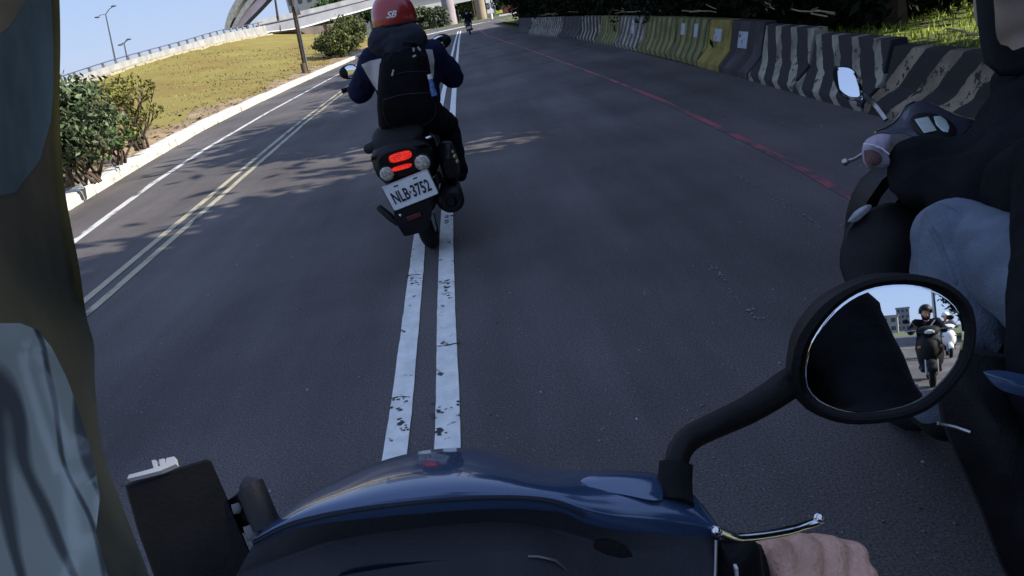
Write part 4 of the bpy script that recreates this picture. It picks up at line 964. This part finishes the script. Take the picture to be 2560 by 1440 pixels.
hs=MB().loft([mring(gp,.97,-.002),mring(gp,1.0,.0),mring(gp,1.02,.0035),mring(op,.99,.003),mring(op,1.0,-.003),mring(op,.98,-.016,-.002),mring(op,.88,-.032,-.006),mring(op,.62,-.045,-.010),mring(op,.25,-.05,-.012)]).build('mirror_housing',M['black'],own,origin=OWN,angle=60)
rg=[mring(gp,k,.0005) for k in [1.005,.9,.8,.7,.6,.5,.4,.3,.2,.1,.02]]
MB().loft(rg+[[p-n0*.002 for p in mring(gp,1.005,0)]][:0]).build('mirror_glass',M['glass'],hs,origin=OWN,angle=180)
# hidden-side mirror, kept so the scooter is whole
# ---- phone holder and clip on the left of the bar
box=empty('phone_holder',P(480,1300,.47),'black boxy phone holder clamped to the left end of the handlebar','phone holder')
puff('case',[(312,1214),(330,1204),(515,1148),(528,1152),(560,1226),(600,1320),(650,1440),(700,1580),(430,1580),(395,1470),(345,1330)],.47,M['matte'],box,thick=.03,lift=.003,inset=.965)
puff('clamp',[(570,1250),(600,1228),(640,1235),(655,1300),(640,1345),(600,1330)],.478,M['black'],box,thick=.02,lift=.003,inset=.9)
MB().tube([P(612,1212,.472),P(625,1216,.471),P(668,1318,.466),P(655,1326,.466)],[.006,.0095,.0095,.006],14).build('clamp_arm',M['darkgrey'],box,origin=box.location)
puff('screw_cap',[(577,1262),(597,1256),(606,1270),(600,1284),(583,1286)],.47,M['grey'],box,thick=.008,lift=.002,inset=.8)
puff('screw_cap',[(607,1318),(636,1308),(648,1330),(640,1350),(618,1352)],.465,M['grey'],box,thick=.008,lift=.002,inset=.8)
cp_=[(318,1197),(322,1187),(345,1181),(384,1170),(379,1151),(388,1149),(393,1167),(400,1165),(397,1149),(410,1146),(414,1161),(416,1145),(435,1141),(440,1160),(400,1177),(360,1187)]
tag(MB().prism([P(x,y,.462) for x,y in cp_],V(0,.002,-.004)).build('plastic_clip',M['white'],None,smooth=False,origin=P(380,1170,.463)),'white pronged plastic clip lying on the upper edge of the black phone holder','clip')
# ---- own rider
OR=V(-.08,0,0)
Jo=dict(pelvis=(0,-.45,.80),chest=(0,-.24,1.02),neck=(-.03,-.19,1.16),head=(-.12,-.16,1.27),shL=(-.20,-.20,1.08),shR=(.235,-.19,1.09),
 elL=(-.30,.02,.90),elR=(.325,-.04,.87),wrL=(-.25,.24,.93),wrR=(.29,.235,.865),handL=(-.23,.32,.95),handR=(.275,.33,.915),
 hipL=(-.1,-.42,.78),hipR=(.1,-.42,.78),knL=(-.17,.0,.62),knR=(.17,.0,.62),anL=(-.13,.05,.34),anR=(.13,.05,.34),toeL=(-.13,.2,.32),toeR=(.13,.2,.32))
ow,oj=person('person','rider whose bare right hand grips the blue scooter, in a dark jacket',Jo,dict(jacket=M['jacket'],trousers=M['jacket']),OR,vox=.031,wr=.006)
# detailed right hand replaces nothing: it is the end of the body's arm
hc=[]
kx=[(1948,1383),(2012,1376),(2078,1378),(2136,1388)]; kd=[.492,.497,.503,.508]; kr=[.0112,.0122,.0116,.0104]
wr_=P(2075,1680,.455)
K=[P(x,y,d) for (x,y),d in zip(kx,kd)]
for k,r_,i in zip(K,kr,range(4)):
    w=wr_+V((i-1.5)*.013,0,0)
    m_=k.lerp(w,.35)+V(0,0,.003)
    hc+= [(k,r_,m_,r_*.80),(m_,r_*.80,w,.014)]
    k1=k+V(.001*(i-1.5),.026,-.020); k2=k1+V(0,-.004,-.022); k3=k2+V(0,-.018,-.006); hc+= [(k,r_,k1,r_*.88),(k1,r_*.88,k2,r_*.8),(k2,r_*.8,k3,r_*.72)]
for a_,b_ in zip(K,K[1:]): hc.append((a_.lerp(b_,.5)+V(0,-.020,-.012),.0092,wr_,.017))
th0=wr_+V(-.022,.02,0); hc+= [(wr_,.02,P(1965,1520,.47),.0125),(P(1965,1520,.47),.0125,P(1915,1475,.485)+V(0,0,-.012),.0105),(P(1915,1475,.485)+V(0,0,-.012),.0105,P(1900,1450,.50)+V(0,0,-.02),.009)]
hc.append((wr_,.026,wr_+V(.02,-.08,-.02),.028)); hc.append((P(2160,1440,.495),.010,wr_+V(.018,0,0),.018))
hand=blob('hand',hc,M['skin'],ow,origin=OR,vox=.0024,smooth=1)
blob('cuff',[(wr_+V(.004,-.02,-.005),.034,V(.215,.0,.87),.06)],M['jacket'],ow,origin=OR,vox=.01,wr=.004)
# ---- helmet edge beside the lens
hp=empty('helmet',P(80,700,.11),'glossy helmet edge with visor and painted pale reflections filling the left border of the view','helmet')
sil=cat([(140,-160,0),(148,0,0),(150,120,0),(148,230,0),(150,330,0),(158,450,0),(176,560,0),(196,660,0),(215,790,0),(234,860,0),(236,950,0),(246,1060,0),(262,1150,0),(292,1230,0),(330,1330,0),(372,1440,0),(420,1600,0)],70)
rows=[]
for q in sil:
    r=[]
    for u in [i/16 for i in range(17)]: r.append(P(-330+(q.x+330)*u,q.y,(.052+.087*u**1.25)*(1-.42*(1-u*.8)*max(0,q.y-760)/800.)))
    r+= [P(q.x+1,q.y,.139),P(q.x-6,q.y,.147),P(q.x-30,q.y,.157),P(q.x-90,q.y,.165)]
    rows.append(r)
M['helsh']=mat('helmet_gloss',(.13,.13,.08),.45,.85,.5,22,0,60,0,col2=(.50,.42,.20))  # olive-gold tint stands in for grass mirrored in the shell
shp=MB().grid(rows).build('shell',M['helsh'],hp,origin=hp.location,angle=180)
bpy.context.view_layer.update(); bvs=bvh_of([shp])
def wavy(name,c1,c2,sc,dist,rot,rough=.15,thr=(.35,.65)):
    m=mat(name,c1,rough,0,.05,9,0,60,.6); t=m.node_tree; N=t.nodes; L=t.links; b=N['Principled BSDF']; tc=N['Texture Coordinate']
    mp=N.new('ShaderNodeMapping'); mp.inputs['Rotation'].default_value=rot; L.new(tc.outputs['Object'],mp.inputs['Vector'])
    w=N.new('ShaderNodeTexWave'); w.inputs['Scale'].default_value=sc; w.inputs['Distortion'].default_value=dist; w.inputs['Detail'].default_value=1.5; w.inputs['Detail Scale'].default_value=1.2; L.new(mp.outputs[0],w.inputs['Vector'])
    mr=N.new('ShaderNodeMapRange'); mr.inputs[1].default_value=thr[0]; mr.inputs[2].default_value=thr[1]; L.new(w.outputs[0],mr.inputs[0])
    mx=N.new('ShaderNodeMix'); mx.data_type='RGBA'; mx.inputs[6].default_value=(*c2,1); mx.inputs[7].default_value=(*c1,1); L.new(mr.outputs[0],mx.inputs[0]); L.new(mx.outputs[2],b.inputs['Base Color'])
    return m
decal('visor',[(-250,-150),(118,-150),(128,0),(134,120),(134,230),(128,300),(100,400),(40,480),(-250,540)],bvs,mat('visor_sky_reflection',(.07,.11,.12),.75,0,.25,22,0,60,0,col2=(.36,.50,.53)),hp,off=.0015,cuts=9)  # teal colour paints the sky's reflection onto the upper visor
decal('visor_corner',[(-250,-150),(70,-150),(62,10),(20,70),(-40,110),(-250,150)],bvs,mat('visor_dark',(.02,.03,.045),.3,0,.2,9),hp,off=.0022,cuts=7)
decal('lower_reflection',[(-250,820),(0,808),(50,808),(95,825),(130,870),(165,940),(195,1020),(220,1100),(240,1180),(250,1240),(240,1330),(270,1440),(300,1560),(-250,1560)],bvs,wavy('streak_reflection_pattern',(.82,.93,.86),(.05,.08,.08),20,14,(.9,.3,.5),.45,(.05,.36)),hp,off=.0015,cuts=9)  # pale wavy streaks are painted reflections laid over the shell
# ---- scooter and rider on the right
RS=V(1.06,.64,0); SCL=.92
rs=scooter('grey scooter overtaking on the right, with round mirror and white dials',RS,(0,0,0),M['black'],mirrors=False,bare=True); rs.scale=(SCL,)*3
bpy.context.view_layer.update()
rmi=rs.matrix_world.inverted()
def rput(mb,name,m,parent=None,**k):
    mb.v=[rmi@v for v in mb.v]; return mb.build(name,m,parent or rs,**k)
dc=[(2188,330),(2212,322),(2232,309),(2248,292),(2263,266),(2285,255),(2310,253),(2341,262),(2372,277),(2404,290),(2438,300),(2424,322),(2404,341),(2379,356),(2341,361),(2304,349),(2260,336),(2220,334)]
dd=lambda x,y:1.50+(362-y)/108*.17
M['greyblue']=mat('satin_grey_blue',(.055,.06,.085),.35,.2,.1,9,0,60,.4)
ck=rput(puff('x',dc,dd,None,thick=.06,lift=.02,inset=.8,n=60,build=False),'cockpit_cover',M['greyblue'])
rput(MB().tube([P(x,y,dd(x,y)+.008) for x,y in dc[:6]],.0035,6),'chrome_edge',M['steel'],ck)
rput(puff('x',ell(2333,315,60,31,24,.28),lambda x,y:dd(x,y)-.012,None,thick=.02,lift=.004,inset=.93,n=40,build=False),'dial_bezel',M['black'])
M['dial']=mat('dial_face',(.42,.47,.45),.25,0,.12,30)
for pl_ in ([(2286,298),(2320,291),(2327,302),(2342,326),(2310,333),(2298,316)],[(2334,291),(2350,289),(2366,300),(2374,318),(2370,331),(2356,328),(2340,312)]):
    rput(puff('x',pl_,lambda x,y:dd(x,y)-.019,None,thick=.008,lift=.002,inset=.92,build=False),'dial',M['dial'])
mo=[(2083,185),(2090,170),(2112,168),(2130,174),(2144,192),(2155,225),(2157,246),(2148,251),(2124,248),(2104,236),(2090,212)]
mir=rput(puff('x',[(2119+(x-2119)*1.06,210+(y-210)*1.06) for x,y in mo],1.63,None,thick=.04,lift=.003,inset=.98,n=40,build=False),'mirror',M['black'])
mg=MB(); mp_=cat([(x,y,0) for x,y in mo+[mo[0]]],41)[:-1]; gc=P(2119,210,1.622)
ng=((CO-gc).normalized()*.9+V(.05,-.05,.17)).normalized()
def mpt(x,y,k):
    r_=ray(x,y); t=(gc-CO).dot(ng)/r_.dot(ng); q=(CO+r_*t-gc)*k; return gc+q-ng*(q.length_squared/.6)
mg.loft([[mpt(p.x,p.y,k) for p in mp_] for k in (1,.75,.5,.25,.02)])
rput(mg,'mirror_glass',M['glass'],mir,angle=180)
rput(MB().tube([P(*q) for q in cat([(2150,235,1.65),(2163,240,1.65),(2190,266,1.65),(2215,300,1.63)],12)],.006,8),'mirror_stem',M['steel'])
rput(MB().tube([P(2160,384,1.60),P(2135,398,1.60),P(2114,405,1.60)],[.006,.004,.005],8),'brake_lever',M['steel'])
rput(MB().ball(P(2113,405,1.60),.009,10,8),'lever_tip',M['steel'])
rput(puff('x',[(2118,555),(2135,530),(2165,512),(2180,515),(2165,535),(2140,555)],1.5,None,thick=.03,lift=.006,inset=.7,n=24,build=False),'turn_signal',mat('smoke_lens',(.25,.26,.27),.15,.2,.3,40))
rput(puff('x',[(2117,570),(2150,535),(2200,512),(2260,500),(2330,505),(2400,540),(2400,720),(2330,860),(2200,860),(2110,700),(2100,630)],lambda x,y:1.52-(y-500)*.0003,None,thick=.25,lift=.06,inset=.75,n=40,build=False),'front_apron',M['black'])
rput(puff('x',[(2455,930),(2500,925),(2600,945),(2700,985),(2700,1010),(2600,1000),(2500,975)],.93,None,thick=.04,lift=.01,inset=.7,n=24,build=False),'side_trim',M['blue'])  # blue strip painted in place of a reflected streak on the bodywork
rput(puff('x',[(2330,860),(2480,880),(2720,960),(2800,1500),(2560,1500),(2440,1250),(2350,1040)],1.05,None,thick=.3,lift=.07,inset=.75,n=30,build=False),'side_panel',M['black'])
rput(MB().tube([P(2345,1058,1.03),P(2385,1066,1.03),P(2425,1080,1.02)],.003,6),'footboard_trim',M['steel'])
RO=V(1.2,.9,0)
def RP(*a): return tuple(P(*a)-RO)
Jr=dict(pelvis=RP(2760,690,1.22),chest=RP(2650,330,1.45),neck=RP(2590,150,1.5),head=RP(2552,8,1.50),shL=RP(2625,290,1.40),shR=RP(2700,230,1.65),
 elL=RP(2440,500,1.38),elR=RP(2620,360,1.72),wrL=RP(2275,420,1.54),wrR=RP(2500,300,1.78),handL=RP(2215,380,1.60),handR=RP(2470,300,1.80),
 hipL=RP(2690,740,1.12),hipR=RP(2780,640,1.28),knL=RP(2385,590,1.36),knR=RP(2450,565,1.52),anL=RP(2350,1000,1.36),anR=RP(2420,900,1.52),toeL=RP(2300,1010,1.52),toeR=RP(2380,900,1.7))
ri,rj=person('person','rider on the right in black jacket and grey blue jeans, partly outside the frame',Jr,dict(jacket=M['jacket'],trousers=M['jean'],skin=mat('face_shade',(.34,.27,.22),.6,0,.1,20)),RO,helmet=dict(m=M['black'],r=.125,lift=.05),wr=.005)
blob('jacket_hem',[(P(2735,420,1.2),.12,P(2760,980,1.0),.12),(P(2700,560,1.12),.08,P(2745,900,1.0),.09)],M['jacket'],ri,origin=RO,vox=.016,wr=.006)
puff('helmet_side',[(2434,-60),(2478,-60),(2482,40),(2492,100),(2515,138),(2560,150),(2560,190),(2500,190),(2462,160),(2446,80)],1.40,M['black'],ri,thick=.05,lift=.008,inset=.8)
def leg(poly,d,th,name,lift=.05):
    return puff(name,poly,d,M['jean'],ri,thick=th,lift=lift,inset=.66,n=60)
leg([(2297,600),(2302,545),(2314,521),(2335,509),(2362,512),(2410,533),(2455,558),(2467,592),(2477,642),(2490,700),(2530,800),(2480,900),(2330,900),(2288,760),(2293,683)],lambda x,y:1.30-(x-2300)*.0004,.12,'trouser_leg')
leg([(2400,512),(2435,487),(2462,494),(2483,507),(2483,560),(2470,600),(2430,600),(2395,560)],1.42,.12,'trouser_leg',.03)
MB().tube([P(*q) for q in cat([(2322,560,1.245),(2345,600,1.232),(2365,650,1.225),(2392,715,1.22)],14)],[.001]+[.0055]*12+[.001],6).build('fold',M['jean'],ri,origin=RO)
MB().tube([P(*q) for q in cat([(2452,575,1.25),(2456,620,1.236),(2462,680,1.225)],10)],[.001]+[.0045]*8+[.001],6).build('seam',M['jean'],ri,origin=RO)
# black sleeve bulk and lavender glove
blob('sleeve',[(P(2450,455,1.48),.09,P(2296,420,1.53),.068),(P(2625,340,1.42),.14,P(2500,470,1.42),.10),(P(2620,500,1.3),.15,P(2460,490,1.4),.06),(P(2290,465,1.5),.045,P(2450,470,1.4),.06),(P(2600,190,1.5),.085,P(2580,420,1.45),.09)],M['jacket'],ri,origin=RO,vox=.016,wr=.008)
glv=[(2227,337),(2228,352),(2222,375),(2222,392),(2232,412),(2210,420),(2180,418),(2162,412),(2156,392),(2155,370),(2165,350),(2188,337),(2210,334)]
M['glove']=mat('lavender_glove',(.30,.25,.33),.85,0,.12,60,.5,90,col2=(.36,.31,.38))
gl=puff('glove',glv,1.53,M['glove'],ri,thick=.08,lift=.03,inset=.72,n=36)
MB().tube([P(x,y,1.515) for x,y in ((2160,360),(2180,362),(2205,372),(2222,386))],.004,8,flat=.5).build('glove_band',M['white'],gl,origin=RO)
puff('glove_palm',[(2160,376),(2180,374),(2200,384),(2206,400),(2196,412),(2176,414),(2162,402)],1.508,mat('glove_brown',(.10,.05,.045),.8,0,.3,40),gl,thick=.03,lift=.01,inset=.7,n=24,origin=RO)
tl_=empty('lanyard',P(2552,590,1.25),'small teal strap hook at the right edge, against the black jacket','strap')
MB().tube([P(*q,1.2) for q in ((2556,575),(2546,572),(2541,582),(2546,595),(2556,615),(2566,640))],.003,8).build('hook',mat('teal',(.10,.35,.33),.5,0,.1,9),tl_,origin=tl_.location)
# ---- far scooter and the two riders behind, seen in the mirror
def shift(J,dz=0,f=1.0,**k):
    J2={a:(b[0]*f,b[1],b[2]+dz) for a,b in J.items()}; J2.update(k); return J2
Jc=dict(pelvis=(0,.12,.83),chest=(0,.16,1.08),neck=(0,.2,1.22),head=(0,.24,1.33),shL=(-.18,.17,1.15),shR=(.18,.17,1.15),
 elL=(-.28,.35,.97),elR=(.28,.35,.97),wrL=(-.29,.66,1.0),wrR=(.29,.66,1.0),handL=(-.29,.78,1.01),handR=(.29,.78,1.01),
 hipL=(-.1,.14,.80),hipR=(.1,.14,.80),knL=(-.16,.55,.64),knR=(.16,.55,.64),anL=(-.12,.72,.36),anR=(.12,.72,.36),toeL=(-.12,.87,.33),toeR=(.12,.87,.33))
fo_=G(1176,86); fo_.z=0
scooter('small dark scooter far ahead near the stop line',fo_,(0,R(-3),0),M['navy'])
person('person','distant rider in black on the far scooter near the stop line',Jc,dict(jacket=M['jacket'],trousers=M['jacket']),fo_,helmet=dict(m=M['black'],r=.14),vox=.03,wr=0)
s2o=V(.62,-8.1,0)
scooter('black scooter with white front close behind, seen only in the handlebar mirror',s2o,(0,0,0),M['matte'])
person('person','long haired rider in black with a pale strap, seen only in the handlebar mirror',Jc,dict(jacket=M['jacket'],trousers=M['jacket']),s2o,helmet=dict(m=M['black'],r=.13),vox=.03,wr=0,hair=M['matte'])
MB().tube([s2o+V(*q) for q in ((.14,.30,1.17),(.05,.325,1.05),(-.08,.31,.92))],.02,8,flat=.4).build('bag_strap',M['white'],None,origin=s2o)
tag(bpy.data.objects['bag_strap'],'pale diagonal bag strap across the chest of the rider in the mirror','strap')
s3o=V(1.45,-14.6,0)
scooter('white scooter farther behind on the right, seen only in the handlebar mirror',s3o,(0,0,0),M['white'])
person('person','rider in a grey jacket and white helmet on the white scooter in the mirror',Jc,dict(jacket=M['grey'],trousers=M['jean']),s3o,helmet=dict(m=M['white'],r=.135),vox=.03,wr=0)
lamp2=empty('street_lamp',(2.9,-45,0),'tall grey roadside lamp column behind, seen in the handlebar mirror','street lamp')
MB().tube([V(0,0,0),V(0,0,9)],[.2,.13],10).build('pole',M['steel'],lamp2); MB().tube([V(0,0,9),V(-1.5,0,9.3)],.05,8).build('arm',M['steel'],lamp2)
building('building','pale low building far behind, seen in the handlebar mirror',-16,-2,5,-130,-10,M['concrete'],6,2)
building('building','tall grey building far behind, seen in the handlebar mirror beside the low one',-3,1.5,9,-170,-10,M['grybld'],3,4)
